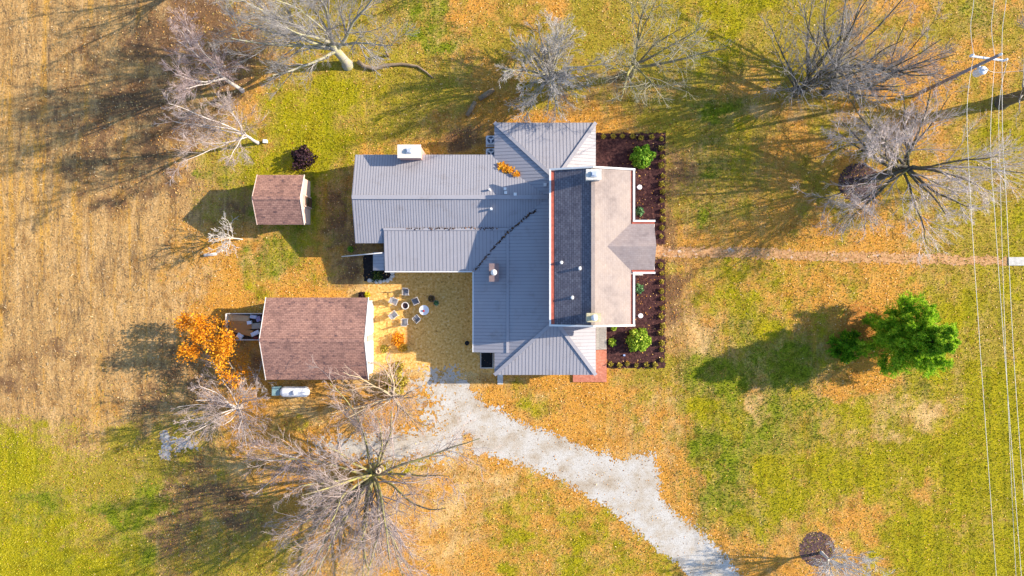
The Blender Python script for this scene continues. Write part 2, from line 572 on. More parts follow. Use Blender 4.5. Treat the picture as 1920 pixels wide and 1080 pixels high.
BED_S = [(1137, 486), (1247, 486), (1247, 690), (1137, 690)]
def bed_mask(px, py):
    return -np.minimum(sd_poly(px, py, BED_N), sd_poly(px, py, BED_S)) + edge_noise(px, py, 1, 3, 70)
tag(sheet('mulch_bed', bed_mask, (1090, 240, 1256, 700), 0.08, 0.012, mulch), kind='structure')
BED_D = [(681, 476), (720, 476), (734, 508), (734, 522), (722, 528), (682, 528)]
soil = mottled('black_soil', [(.3, (.008, .007, .008)), (.6, (.025, .02, .02)), (.75, (.07, .05, .045))], 5, .95, .7, .05)
tag(sheet('soil_bed', lambda a, b: -sd_poly(a, b, BED_D) + edge_noise(a, b, 1, 2, 75), (672, 470, 742, 536), 0.07, 0.016, soil), kind='structure')
def ring_mask(cx, cy, r, s):
    return lambda px, py: r - np.hypot(px - cx, py - cy) + edge_noise(px, py, 1.5, 3, s)
ring_soil = mottled('bark_ring', [(.3, (.03, .017, .018)), (.5, (.09, .05, .05)), (.7, (.21, .13, .11))], 4, .95, .7, .06, detail=9)
tag(sheet('mulch_ring', ring_mask(1611, 343, 38, 80), (1565, 300, 1655, 388), .08, .012, ring_soil), kind='structure')
tag(sheet('mulch_ring', ring_mask(1532, 1030, 33, 82), (1490, 990, 1575, 1070), .08, .012, ring_soil), kind='structure')
litter_ring = mottled('orange_ring', [(.3, (.22, .07, .012)), (.5, (.48, .19, .03)), (.7, (.62, .30, .08))], 4, .95, .6, .05, detail=9)
def oring(px, py):
    r = np.hypot(px - 1618, py - 607)
    return np.where(np.abs(r - 36) < 2.2, -1, 41 - r + edge_noise(px, py, 1, 3, 84))
tag(sheet('leaf_ring', oring, (1570, 560, 1665, 655), .07, .012, litter_ring), kind='structure')
# stone path
PATHC = [(1228, 470), (1300, 473), (1400, 474), (1500, 478), (1600, 482), (1700, 484), (1800, 488), (1882, 490)]
def path_mask(px, py):
    yc = np.interp(px, [p[0] for p in PATHC], [p[1] for p in PATHC])
    hw = np.interp(px, [1228, 1300, 1600, 1880], [9, 9, 10, 7])
    return hw - np.abs(py - yc) + edge_noise(px, py, 3, 6, 90)
def path_material():
    m, nt, bs = new_mat('leafy_stone_path')
    tc = nt.nodes.new('ShaderNodeTexCoord')
    vo = nt.nodes.new('ShaderNodeTexVoronoi')
    vo.inputs['Scale'].default_value = 2.1
    nt.links.new(tc.outputs['Object'], vo.inputs['Vector'])
    nz = noise_n(nt, tc.outputs['Object'], 3.5, 9, .75)
    nz2 = noise_n(nt, tc.outputs['Object'], .8, 7, .75)
    stone = ramp_n(nt, nz, [(.3, (.34, .25, .20)), (.5, (.56, .44, .36)), (.7, (.72, .64, .58))])
    litter = ramp_n(nt, nz, [(.3, (.24, .11, .04)), (.5, (.52, .27, .11)), (.7, (.66, .43, .22))])
    f = smooth_n(nt, math_n(nt, 'ADD', nz2, math_n(nt, 'MULTIPLY', vo.outputs['Distance'], .35)), .46, .58)
    col = mix_n(nt, f, stone, litter)
    nt.links.new(col, bs.inputs['Base Color'])
    bs.inputs['Roughness'].default_value = .95
    bump_n(nt, bs, nz, .6, .05)
    return m
tag(sheet('path', path_mask, (1220, 440, 1890, 520), .09, .014, path_material()), kind='structure')
concrete = mottled('pale_concrete', [(.3, (.44, .42, .38)), (.7, (.66, .64, .59))], 3, .9, .2, .02)
b = MB()
b.box(P(1945, 490) + Vector((0, 0, .04)), (5.2, .75, .08))
tag(b.build('pavement', concrete), kind='structure')
puddle_m = mottled('wet_grey_mud', [(.3, (.22, .18, .15)), (.5, (.36, .33, .31)), (.7, (.50, .49, .48))], 3, .6, .2, .02, spec=.4)
def puddle(px, py):
    a = sd_poly(px, py, [(296, 808), (314, 806), (322, 830), (318, 862), (300, 858), (302, 834)])
    c = sd_poly(px, py, [(318, 815), (360, 820), (372, 840), (330, 850)])
    return np.maximum(-a + edge_noise(px, py, 3, 5, 95), -c - 4 + edge_noise(px, py, 8, 16, 97))
tag(sheet('mud_patch', puddle, (280, 795, 385, 875), .09, .012, puddle_m), kind='structure')

# ------------------------------------------------------------------ materials for buildings
def metal_roof_mat(name, c, k=.08):
    return mottled(name, [(.30, (c[0] * .86, c[1] * .83, c[2] * .80)), (.44, tuple(x * .98 for x in c)), (.6, c), (.75, tuple(x * (1 + k) for x in c))], .8, .6, detail=8, spec=.25, metallic=.1)
ROOF = metal_roof_mat('ribbed_metal', (.37, .355, .375))
SEAM = metal_roof_mat('roof_seam_dark', (.235, .23, .255))  # seam ribs are a darker grey than the roof panels
def shingle_mat(name, stops, rot, width=.32, row=.145, dark=.55):
    m, nt, bs = new_mat(name)
    tc = nt.nodes.new('ShaderNodeTexCoord')
    mp = nt.nodes.new('ShaderNodeMapping')
    mp.inputs['Rotation'].default_value = (0, 0, rot)
    nt.links.new(tc.outputs['Object'], mp.inputs[0])
    br = nt.nodes.new('ShaderNodeTexBrick')
    br.inputs['Scale'].default_value = 1
    br.inputs['Brick Width'].default_value = width
    br.inputs['Row Height'].default_value = row
    br.inputs['Mortar Size'].default_value = .018
    br.inputs['Mortar Smooth'].default_value = .3
    br.inputs['Color1'].default_value = (0, 0, 0, 1)
    br.inputs['Color2'].default_value = (1, 1, 1, 1)
    br.inputs['Mortar'].default_value = (.5, .5, .5, 1)
    nt.links.new(mp.outputs[0], br.inputs['Vector'])
    nz = noise_n(nt, tc.outputs['Object'], 3.2, 8, .75)
    v = math_n(nt, 'ADD', math_n(nt, 'MULTIPLY', br.outputs['Color'], .22), math_n(nt, 'MULTIPLY', nz, .78))
    col = ramp_n(nt, v, stops)
    stain = ramp_n(nt, noise_n(nt, tc.outputs['Object'], .55, 7, .65), [(.34, (.74, .74, .76)), (.48, (1, 1, 1)), (.66, (1.12, 1.1, 1.06))])
    col = mix_n(nt, 1.0, col, stain, 'MULTIPLY')
    col = mix_n(nt, br.outputs['Fac'], col, mix_n(nt, 1.0, col, (dark, dark, dark), 'MULTIPLY'))
    nt.links.new(col, bs.inputs['Base Color'])
    bs.inputs['Roughness'].default_value = .92
    bs.inputs['Specular IOR Level'].default_value = .15
    h = math_n(nt, 'SUBTRACT', v, math_n(nt, 'MULTIPLY', br.outputs['Fac'], .5))
    bump_n(nt, bs, h, .35, .02)
    return m
SH_BROWN = [(.32, (.12, .075, .08)), (.42, (.30, .165, .13)), (.58, (.39, .215, .165)), (.8, (.48, .29, .22))]
SH_SHED = shingle_mat('brown_shingle', SH_BROWN, 0)
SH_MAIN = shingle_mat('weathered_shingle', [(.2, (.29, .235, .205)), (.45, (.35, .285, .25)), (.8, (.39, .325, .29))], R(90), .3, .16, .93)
SH_WEST_SHADE = shingle_mat('shaded_west_shingle', [(.2, (.085, .08, .10)), (.45, (.15, .14, .165)), (.8, (.25, .24, .265))], R(90), .3, .17, .5)  # west slope: its dimness under grazing sun is put into the shingle colour
SH_PORT = shingle_mat('weathered_shingle_portico', [(.2, (.26, .205, .19)), (.45, (.335, .27, .25)), (.8, (.39, .325, .305))], 0, .3, .16, .93)
WHITE = mottled('white_paint', two((.78, .76, .72), .06), 2, .6)
BRICK = mottled('red_brick', two((.30, .10, .065), .3), 6, .9, .4, .01)
SIDING = mottled('white_siding', two((.72, .70, .66), .05), 2, .7)
CREAM = mottled('peach_siding', two((.56, .40, .33), .08), 3, .75)
PEACH = mottled('peach_trim', two((.72, .55, .45), .05), 3, .75)
REDMETAL = mottled('red_gutter_lining', two((.42, .10, .06), .3), 3, .6)
GLASS = mottled('dark_glass', two((.02, .025, .03), .2), 3, .1, spec=.6)
DARKWOOD = mottled('dark_wood', two((.09, .05, .03), .3), 5, .7)
GREYWOOD = mottled('weathered_wood', [(.3, (.22, .20, .18)), (.7, (.44, .41, .37))], 3, .9, .4, .02, stretch=(1, 6, 1))
STONE = mottled('pale_stone', [(.3, (.50, .47, .41)), (.7, (.74, .71, .65))], 4, .9, .4, .02)
LIMEST = mottled('tan_stone', [(.3, (.42, .36, .20)), (.7, (.66, .60, .40))], 4, .9, .4, .02)

def clip_line(poly, p, d):
    """clip plan line p + t d to a convex plan polygon -> (t0,t1) or None"""
    t0, t1 = -1e9, 1e9
    n = len(poly)
    area = sum(poly[i][0] * poly[(i + 1) % n][1] - poly[(i + 1) % n][0] * poly[i][1] for i in range(n))
    sg = 1 if area > 0 else -1
    for i in range(n):
        a, b = poly[i], poly[(i + 1) % n]
        ex, ey = b[0] - a[0], b[1] - a[1]
        nx_, ny_ = -ey * sg, ex * sg
        num = (p[0] - a[0]) * nx_ + (p[1] - a[1]) * ny_
        den = d[0] * nx_ + d[1] * ny_
        if abs(den) < 1e-9:
            if num < 0: return None
            continue
        t = -num / den
        if den > 0: t0 = max(t0, t)
        else: t1 = min(t1, t)
    return (t0, t1) if t1 - t0 > .05 else None

def roof_plane(mb, pts, ribs=0.0, thick=.12, rib_w=.035, rib_h=.014):
    """sloped slab through coplanar convex points (plan anticlockwise); ribs run down the slope"""
    pts = [Vector(p) for p in pts]
    nrm = (pts[1] - pts[0]).cross(pts[2] - pts[0])
    if nrm.length < 1e-6 or abs(nrm.z) < 1e-6:
        nrm = (pts[2] - pts[1]).cross(pts[3] - pts[1])
    nrm.normalize()
    if nrm.z < 0:
        pts = pts[::-1]; nrm = -nrm
    b = len(mb.v)
    n = len(pts)
    mb.v += pts + [p - Vector((0, 0, thick)) for p in pts]
    mb.f.append(list(range(b, b + n)))
    mb.f.append(list(range(b + n, b + 2 * n))[::-1])
    for i in range(n):
        j = (i + 1) % n
        mb.f.append([b + j, b + i, b + n + i, b + n + j])
    if ribs:
        zf = lambda x, y: pts[0].z - (nrm.x * (x - pts[0].x) + nrm.y * (y - pts[0].y)) / nrm.z
        g = Vector((nrm.x, nrm.y)).normalized()
        s = Vector((-g.y, g.x))
        plan = [(p.x, p.y) for p in pts]
        vals = [p.x * s.x + p.y * s.y for p in pts]
        t = math.ceil(min(vals) / ribs) * ribs
        while t < max(vals):
            c = clip_line(plan, (s.x * t, s.y * t), (g.x, g.y))
            if c:
                q = []
                for u in c:
                    x, y = s.x * t + g.x * u, s.y * t + g.y * u
                    q.append(Vector((x, y, zf(x, y) + rib_h / 2)))
                k0 = len(mb.f)
                mb.bar(q[0], q[1], rib_w, rib_h)
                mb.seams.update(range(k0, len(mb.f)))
            t += ribs

# ------------------------------------------------------------------ farmhouse
house = thing('farmhouse', 'large brick farmhouse with grey metal wings and a shingled two-storey centre', 'house', (0, 3, 0))
# wing A (runs west): eaves y 3.83 / 11.39 z 2.6, ridge y 7.6 z 3.8
AX0, AX1 = -13.39, 3.4
A_S, A_N, A_R, A_E, A_Z = 3.83, 11.39, 7.6, 2.6, 3.8
mb = MB()
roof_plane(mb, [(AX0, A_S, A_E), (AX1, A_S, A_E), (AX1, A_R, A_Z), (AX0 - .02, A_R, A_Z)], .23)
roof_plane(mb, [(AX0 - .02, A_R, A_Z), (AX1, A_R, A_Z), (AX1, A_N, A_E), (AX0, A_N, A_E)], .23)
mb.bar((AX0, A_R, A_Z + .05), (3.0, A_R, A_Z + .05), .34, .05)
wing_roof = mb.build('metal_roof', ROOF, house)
mb = MB()
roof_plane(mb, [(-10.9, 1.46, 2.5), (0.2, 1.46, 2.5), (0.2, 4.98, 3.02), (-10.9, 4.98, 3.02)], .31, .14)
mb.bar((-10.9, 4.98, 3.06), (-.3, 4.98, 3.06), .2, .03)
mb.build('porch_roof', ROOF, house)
# block B: hip roof round the centre, eaves z 2.7
BX0, BX1, BY0, BY1, BE, BZ = -1.5, 7.14, -7.41, 14.1, 2.7, 3.95
aN, aS = (3.65, 9.07, BZ), (3.6, -2.7, BZ)
mb = MB()
c00, c10, c11, c01 = (BX0, BY0, BE), (BX1, BY0, BE), (BX1, BY1, BE), (BX0, BY1, BE)
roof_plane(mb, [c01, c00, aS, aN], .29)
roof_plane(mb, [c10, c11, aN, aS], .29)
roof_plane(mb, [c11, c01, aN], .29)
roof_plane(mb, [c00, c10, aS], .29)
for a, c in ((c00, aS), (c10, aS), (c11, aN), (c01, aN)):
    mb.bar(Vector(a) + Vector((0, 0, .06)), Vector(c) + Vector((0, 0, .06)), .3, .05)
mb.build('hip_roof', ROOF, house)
# lean-to C: shallower slope out to the west
mb = MB()
zc = BE + (-.37 - BX0) / (3.62 - BX0) * (BZ - BE)
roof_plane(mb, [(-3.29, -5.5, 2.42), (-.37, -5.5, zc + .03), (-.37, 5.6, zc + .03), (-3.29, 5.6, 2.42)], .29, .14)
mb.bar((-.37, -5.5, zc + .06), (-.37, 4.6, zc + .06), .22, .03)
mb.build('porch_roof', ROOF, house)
# dark gutter / valley flashing along the west lean-to eave
mb = MB(); mb.bar((-3.34, -5.5, 2.36), (-3.34, 1.4, 2.36), .1, .1); mb.bar((-10.9, 1.40, 2.40), (-3.4, 1.40, 2.40), .1, .1)
mb.build('gutter', WHITE, house)
# two-storey centre D
DX0, DX1, DY0, DY1, DE, DZ = 3.02, 9.93, -3.02, 9.58, 5.65, 6.75
DR = (DX0 + DX1) / 2 - .05
mb = MB()
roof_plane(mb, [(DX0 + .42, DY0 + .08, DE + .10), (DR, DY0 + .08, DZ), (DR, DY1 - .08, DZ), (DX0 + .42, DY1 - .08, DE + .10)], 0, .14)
main_roof = mb.build('shingle_roof', SH_WEST_SHADE, house)
mb = MB()
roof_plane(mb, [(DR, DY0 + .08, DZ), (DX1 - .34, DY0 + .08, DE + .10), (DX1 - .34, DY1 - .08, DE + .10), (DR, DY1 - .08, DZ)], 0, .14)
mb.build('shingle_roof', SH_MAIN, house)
mb = MB(); mb.bar((DR, DY0 + .1, DZ + .02), (DR, DY1 - .1, DZ + .02), .3, .05); mb.build('ridge_cap', SH_MAIN, house)
# portico E
EX1, EY0, EY1, EZ = 11.57, 1.17, 5.48, 6.38
EYc = (EY0 + EY1) / 2
mb = MB()
roof_plane(mb, [(7.3, EY0 + .3, DE + .12), (EX1 - .1, EY0 + .3, DE + .12), (EX1 - .05, EYc, EZ), (7.3, EYc, EZ)], 0, .12)
roof_plane(mb, [(7.3, EYc, EZ), (EX1 - .05, EYc, EZ), (EX1 - .1, EY1 - .3, DE + .12), (7.3, EY1 - .3, DE + .12)], 0, .12)
mb.build('portico_roof', SH_PORT, house)
# box gutters (red lining) and white cornices
rd, wh = MB(), MB()
zc_ = DE + .02
rd.box((DX0 + .28, (DY0 + DY1) / 2, zc_), (.28, DY1 - DY0 - .2, .10))
wh.box((DX0 + .06, (DY0 + DY1) / 2, zc_ + .01), (.14, DY1 - DY0, .2))
for ya, yb in ((DY0, EY0), (EY1, DY1)):
    rd.box((DX1 - .26, (ya + yb) / 2, zc_), (.2, yb - ya - .1, .10))
    wh.box((DX1 - .08, (ya + yb) / 2, zc_ + .01), (.16, yb - ya, .2))
for yy, s in ((EY0, 1), (EY1, -1)):
    rd.box(((DX1 - .3 + EX1) / 2, yy + s * .22, zc_), (EX1 - DX1 + .2, .18, .10))
    wh.box(((DX1 - .16 + EX1) / 2, yy + s * .06, zc_ + .012), (EX1 - DX1 + .16, .15, .2))
for yy in (DY0, DY1):
    for xa, za, xb, zb in ((DX0, DE + .02, DR, DZ + .02), (DR, DZ + .02, DX1, DE + .02)):
        wh.bar((xa, yy, za), (xb, yy, zb), .14, .16)
rd.build('gutter_lining', REDMETAL, house)
wh.build('cornice', WHITE, house)
# walls
mb = MB()
mb.box(((DX0 + DX1) / 2, (DY0 + DY1) / 2, 2.75), (DX1 - DX0 - .7, DY1 - DY0 - .5, 5.5))
for yy in (DY0 + .3, DY1 - .3):
    mb.hexa([(DX0 + .45, yy - .05, 5.5), (DX1 - .4, yy - .05, 5.5), (DX1 - .4, yy + .05, 5.5), (DX0 + .45, yy + .05, 5.5),
             (DR - .05, yy - .05, DZ - .16), (DR + .05, yy - .05, DZ - .16), (DR + .05, yy + .05, DZ - .16), (DR - .05, yy + .05, DZ - .16)])
mb.build('brick_wall', BRICK, house)
mb = MB()
mb.box(((AX0 + .35 + 0) / 2, 7.6, 1.27), (13.0, 7.0, 2.54))
mb.hexa([(AX0 + .35, 4.15, 2.54), (AX0 + .45, 4.15, 2.54), (AX0 + .45, 11.05, 2.54), (AX0 + .35, 11.05, 2.54),
         (AX0 + .35, 7.5, 3.66), (AX0 + .45, 7.5, 3.66), (AX0 + .45, 7.7, 3.66), (AX0 + .35, 7.7, 3.66)])
mb.box((-5.35, 3.0, 1.19), (10.4, 2.6, 2.38))
mb.box((2.82, 3.34, 1.28), (8.0, 20.9, 2.56))
mb.box((-2.2, -1.9, 1.14), (1.9, 6.9, 2.28))
mb.build('wing_wall', SIDING, house)
cb = MB(); cb.box((10.9, EYc, 5.4), (1.3, 4.0, .3)); cb.hexa([(11.38, EY0 + .2, 5.55), (11.5, EY0 + .2, 5.55), (11.5, EY1 - .2, 5.55), (11.38, EY1 - .2, 5.55), (11.38, EYc - .05, EZ - .15), (11.5, EYc - .05, EZ - .15), (11.5, EYc + .05, EZ - .15), (11.38, EYc + .05, EZ - .15)])
cb.build('pediment', WHITE, house)
for y in (1.6, 2.7, 3.95, 5.05):
    c = MB(); c.lathe((11.2, y, .25), [(.26, 0), (.26, .15), (.2, .2), (.17, 4.7), (.25, 4.85), (.25, 5.0)], 14)
    c.build('column', WHITE, house, True)
c = MB(); c.box((10.7, EYc, .13), (1.9, 4.4, .26)); c.box((11.85, EYc, .07), (.4, 2.2, .14)); c.build('porch_floor', concrete, house)
# windows and doors on the walls that can be glimpsed from a side step
def window(c, w, h, axis, parent, name='window'):
    f, g = MB(), MB()
    cx, cy, cz = c
    sx, sy = axis
    if sx:
        f.box((cx + sx * .02, cy, cz), (.08, w, h)); g.box((cx + sx * .055, cy, cz), (.04, w - .16, h - .16))
    else:
        f.box((cx, cy + sy * .02, cz), (w, .08, h)); g.box((cx, cy + sy * .055, cz), (w - .16, .04, h - .16))
    fo = f.build(name, WHITE, parent)
    g.build('pane', GLASS, fo)
for x in (-8.6, -6.2, -4.0):
    window((x, 1.68, 1.4), .9, 1.2, (0, -1), house)
for y in (-4.2, -1.2):
    window((-3.17, y, 1.4), .9, 1.2, (-1, 0), house)
for x in (1.0, 5.0):
    window((x, -7.13, 1.4), .9, 1.3, (0, -1), house)
for y in (6.0, 9.0):
    window((AX0 + .33, y, 1.4), .9, 1.2, (-1, 0), house)
for y in (-1.5, .2, 6.6, 8.4):
    for z in (1.6, 4.2):
        window((9.6, y, z), .9, 1.5, (1, 0), house)
d = MB(); d.box((9.62, EYc, 1.3), (.1, 1.1, 2.2)); d.build('door', DARKWOOD, house)
# chimneys
def chimney(px0, py0, px1, py1, ztop, zbot, body, capm, flue, label=None):
    a, c = P(px0, py1, ztop), P(px1, py0, ztop)
    m = (a + c) / 2
    sx, sy = c.x - a.x, c.y - a.y
    b = MB(); b.box((m.x, m.y, (ztop - .14 + zbot) / 2), (sx - .12, sy - .12, ztop - .14 - zbot))
    o = b.build('chimney', body, house)
    b = MB(); b.box((m.x, m.y, ztop - .07), (sx, sy, .14)); b.build('chimney_cap', capm, o)
    b = MB()
    if flue == 'box':
        b.box((m.x, m.y + .02, ztop + .06), (.46, .42, .12)); b.box((m.x, m.y + .02, ztop + .17), (.30, .26, .10))
        b.build('flue', METAL, o)
    elif flue == 'pot':
        b.lathe((m.x, m.y, ztop), [(.2, 0), (.18, .3), (.26, .32), (.26, .38), (.05, .46)], 16)
        b.build('flue', WHITE, o, True)
    if label: o['label'] = label
    return o
METAL = mottled('galvanised_metal', two((.45, .50, .58), .15), 3, .4, spec=.6)
TANCAP = mottled('tan_cap', two((.74, .66, .56), .08), 3, .8)
PINKB = mottled('pink_brick', two((.52, .30, .24), .2), 6, .9)
BROWNCH = mottled('brown_chimney', two((.24, .17, .165), .15), 4, .8)
chimney(745, 271, 789, 296, 4.1, 0, PINKB, TANCAP, 'box', 'broad cream topped chimney with small square flue on the north eave')
chimney(1099, 317, 1128, 337, 7.6, 5.6, STONE, STONE, 'box', 'grey stone chimney at the north end of the ridge')
chimney(1100, 587, 1127, 604, 7.6, 5.6, LIMEST, LIMEST, 'pot', 'tan stone chimney with white round pot at the south end of the ridge')
chimney(917, 494, 935, 528, 3.7, 2.3, BROWNCH, BROWNCH, 'pot', 'brown chimney with white round cap on the shaded metal roof')
# vent pipes on the roofs
def vent(px, py, z, h=.3, r=.11, boxy=False):
    r *= .75
    p = P(px, py, z + h)
    b = MB()
    if boxy:
        b.box((p.x, p.y, z + h / 2 - .1), (r * 2.2, r * 2.2, h + .2)); b.box((p.x, p.y, z + h), (r * 2.6, r * 2.6, .04))
    else:
        b.lathe((p.x, p.y, z - .1), [(r * 1.5, 0), (r * 1.5, .14), (r, .16), (r, h + .1)], 12)
    b.build('vent_pipe', WHITE, house)
vent(918, 355, 3.5, .45, .12); vent(947, 354, 3.52, .25, .12, True); vent(948, 361, 3.6, .25, .13, True); vent(966, 364, 3.66, .2, .13, True)
vent(1022, 346, 3.8, .2, .13, True); vent(921, 391, 3.5, .4, .13)
vent(1053, 492, 5.95, .2, .12); vent(1088, 503, 6.4, .2, .14); vent(1074, 558, 6.2, .2, .14)
# flashing curb round the south-west chimney, dark debris strip in the south valley
# little blue door canopy
b = MB()
ca = P(699, 473, 2.2); cc = P(719, 507, 2.2)
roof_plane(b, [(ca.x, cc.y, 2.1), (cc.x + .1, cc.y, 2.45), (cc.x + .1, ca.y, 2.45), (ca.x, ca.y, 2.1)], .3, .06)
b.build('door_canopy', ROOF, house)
b = MB(); b.box((-10.95, 2.9, 1.05), (.1, 1.0, 2.1)); b.build('door', DARKWOOD, house)
# porch posts under the wing's south eave notch
b = MB(); b.box((-12.9, 4.2, 1.25), (.14, .14, 2.5)); b.build('porch_post', WHITE, house)
b = MB(); b.box((-12.0, 4.05, 1.2), (1.9, .08, 2.4)); b.build('wood_screen', mottled('brown_board', two((.20, .12, .06), .25), 4), house)

# south side: brick terrace, wooden steps, light well, splash block, downspout
BRK = mottled('brick_terrace', [(.3, (.36, .12, .07)), (.55, (.52, .19, .12)), (.75, (.62, .30, .21))], 5, .9, .4, .02, detail=8)
b = MB()
a_, c_ = P(1114, 716), P(1137, 600)
b.hexa([(a_.x, a_.y, 0), (c_.x, a_.y, 0), (c_.x, c_.y, 0), (a_.x, c_.y, 0), (a_.x, a_.y, .14), (c_.x, a_.y, .14), (c_.x, c_.y, .14), (a_.x, c_.y, .14)])
e_ = P(1074, 716)
b.hexa([(e_.x, a_.y, 0), (a_.x - .003, a_.y, 0), (a_.x - .003, -7.3, 0), (e_.x, -7.3, 0), (e_.x, a_.y, .137), (a_.x - .003, a_.y, .137), (a_.x - .003, -7.3, .137), (e_.x, -7.3, .137)])
tag(b.build('brick_terrace', BRK), kind='structure')
st = thing('wooden_steps', 'grey weathered wooden steps beside the brick terrace', 'steps', P(1127, 634, .14))
for k in range(4):
    q = P(1119.5 + k * 5, 634, .3)
    b = MB(); b.box((q.x, q.y, .62 - k * .12), (.26, 2.0, .05)); b.build('tread', GREYWOOD, st)
for dy in (-.9, .9):
    q = P(1127, 634, .2); b = MB(); b.hexa([(q.x - .5, q.y + dy - .03, .14), (q.x + .5, q.y + dy - .03, .14), (q.x + .5, q.y + dy + .03, .14), (q.x - .5, q.y + dy + .03, .14), (q.x - .5, q.y + dy - .03, .6), (q.x + .5, q.y + dy - .03, .24), (q.x + .5, q.y + dy + .03, .24), (q.x - .5, q.y + dy + .03, .6)])
    b.build('stringer', GREYWOOD, st)
lw = thing('light_well', 'black grated light well in the corner beneath the hip roof', 'grate', P(912, 675))
q = P(913, 675)
b = MB()
for dx, dy, sx, sy in ((-.55, 0, .08, 1.5), (.55, 0, .08, 1.5), (0, .7, 1.02, .08), (0, -.7, 1.02, .08)):
    b.box((q.x + dx, q.y + dy, .06), (sx, sy, .12))
b.build('curb', concrete, lw)
BLACK = mottled('black_iron', two((.012, .012, .014), .3), 4, .6)
b = MB(); b.box((q.x, q.y, .03), (1.0, 1.3, .02)); b.build('pit', BLACK, lw)
b = MB()
for k in range(6):
    b.box((q.x - .42 + k * .17, q.y, .08), (.03, 1.3, .03))
b.build('grate', BLACK, lw)
b = MB(); q = P(938, 713); b.box((q.x, q.y + .1, .05), (.5, .9, .1)); tag(b.build('splash_block', concrete), 'pale concrete splash block under the south roof corner', 'splash block')

# ------------------------------------------------------------------ shed and garage
def gable_building(root, x0, x1, y0, y1, ze, zr, wallm, roofm, over=.25, trim=WHITE, ridge_dx=0):
    yc = (y0 + y1) / 2
    w = MB()
    w.box(((x0 + x1) / 2, yc, (ze - .05) / 2), (x1 - x0 - .3, y1 - y0 - 2 * over, ze - .05))
    for xx in (x0 + .2, x1 - .16):
        k = .01
        w.hexa([(xx - k, y0 + over, ze - .05), (xx + k, y0 + over, ze - .05), (xx + k, y1 - over, ze - .05), (xx - k, y1 - over, ze - .05),
                (xx - k, yc - .03, zr - .14), (xx + k, yc - .03, zr - .14), (xx + k, yc + .03, zr - .14), (xx - k, yc + .03, zr - .14)])
    w.build('wall', wallm, root)
    r = MB()
    roof_plane(r, [(x0, y0, ze), (x1, y0, ze), (x1, yc, zr), (x0, yc, zr)], 0, .1)
    roof_plane(r, [(x0, yc, zr), (x1, yc, zr), (x1, y1, ze), (x0, y1, ze)], 0, .1)
    r.bar((x0, yc, zr + .01), (x1, yc, zr + .01), .28, .04)
    r.build('shingle_roof', roofm, root)
    for xx in (x0 - .02, x1 + .02):
        t = MB()
        t.bar((xx, y0, ze - .06), (xx, yc, zr - .06), .05, .16)
        t.bar((xx, yc, zr - .06), (xx, y1, ze - .06), .05, .16)
        t.build('fascia', trim, root)

shed = thing('garden_shed', 'small square shed with reddish brown shingles and cream gable', 'shed', (-19.8, 7.55, 0))
gable_building(shed, -21.85, -17.85, 5.45, 9.7, 2.35, 3.5, CREAM, SH_SHED, .2, PEACH)
b = MB(); b.box((-17.93, 7.55, 1.0), (.1, 1.0, 1.96)); f_ = b.build('door_frame', CREAM, shed)
b = MB(); b.box((-17.87, 7.55, .98), (.06, .8, 1.85)); dr = b.build('door', DARKWOOD, shed)
b = MB(); b.box((-17.83, 7.55, 1.45), (.04, .5, .6)); b.build('pane', GLASS, dr)

gar = thing('garage', 'large garage with brown shingled gable roof and white east front', 'garage', (-16.6, -4.35, 0))
gable_building(gar, -21.05, -12.3, -7.85, -.82, 2.5, 4.0, SIDING, SH_SHED, .3)
for y in (-6.0, -2.7):
    b = MB(); b.box((-12.42, y, 1.1), (.08, 2.6, 2.2)); o = b.build('garage_door', WHITE, gar)
    b = MB()
    for k in range(4):
        b.box((-12.37, y, .3 + k * .52), (.03, 2.4, .4))
    b.build('door_panel', SIDING, o)
b = MB(); b.box((-12.36, -4.35, 1.35), (.06, .5, 2.3)); b.build('brick_pier', mottled('pink_pier', two((.62, .36, .28), .15), 5), gar)

# ------------------------------------------------------------------ junk trailer and what lies in it
tr = thing('open_trailer', 'open white-sided trailer full of boards and junk behind the garage', 'trailer', P(457, 612))
x0, x1, y0, y1 = -25.05, -21.35, -4.55, -2.25
b = MB()
b.box(((x0 + x1) / 2, (y0 + y1) / 2, .5), (x1 - x0, y1 - y0, .1)); b.build('bed', DARKWOOD, tr)
DIRTYW = mottled('dirty_white', [(.3, (.42, .36, .30)), (.6, (.74, .70, .64))], 3, .8)
for c, s in ((((x0 + x1) / 2, y0, .85), (x1 - x0, .06, .7)), (((x0 + x1) / 2, y1, .85), (x1 - x0, .06, .7)), ((x0, (y0 + y1) / 2, .85), (.08, y1 - y0 - .07, .7)), ((x1, (y0 + y1) / 2, .85), (.06, y1 - y0 - .07, .7))):
    b = MB(); b.box(c, s); b.build('side_panel', DIRTYW, tr)
for sy in (y0 + .3, y1 - .3):
    b = MB()
    b.tube([(-23.2, sy - .1, .3), (-23.2, sy + .1, .3)], .3, 18)
    b.build('wheel', BLACK, tr)
b = MB(); b.bar((x0, (y0 + y1) / 2, .42), (x0 - 1.0, (y0 + y1) / 2, .35), .1, .1); b.build('drawbar', BLACK, tr)
def junk(name, label, cat, px, py, sx, sy, sz, rz, mat, z=.55, tilt=None):
    q = P(px, py, z + sz)
    b = MB(); b.box((0, 0, sz / 2), (sx, sy, sz))
    b.box((sx * .08, sy * .05, sz + .012), (sx * .78, sy * .74, .02), .02)
    o = b.build(name, mat)
    o.location = (q.x, q.y, z); o.rotation_euler = (tilt or 0, 0, rz)
    tag(o, label, cat)
CARD = mottled('brown_board', two((.50, .24, .08), .15), 3, .85)
TANB = mottled('tan_board', two((.62, .44, .24), .12), 3, .85)
PLAS = mottled('white_plastic', two((.78, .80, .84), .06), 3, .5)
junk('board', 'tan board along the north side of the open trailer', 'board', 446, 596, 2.0, .55, .16, R(-4), TANB, .6)
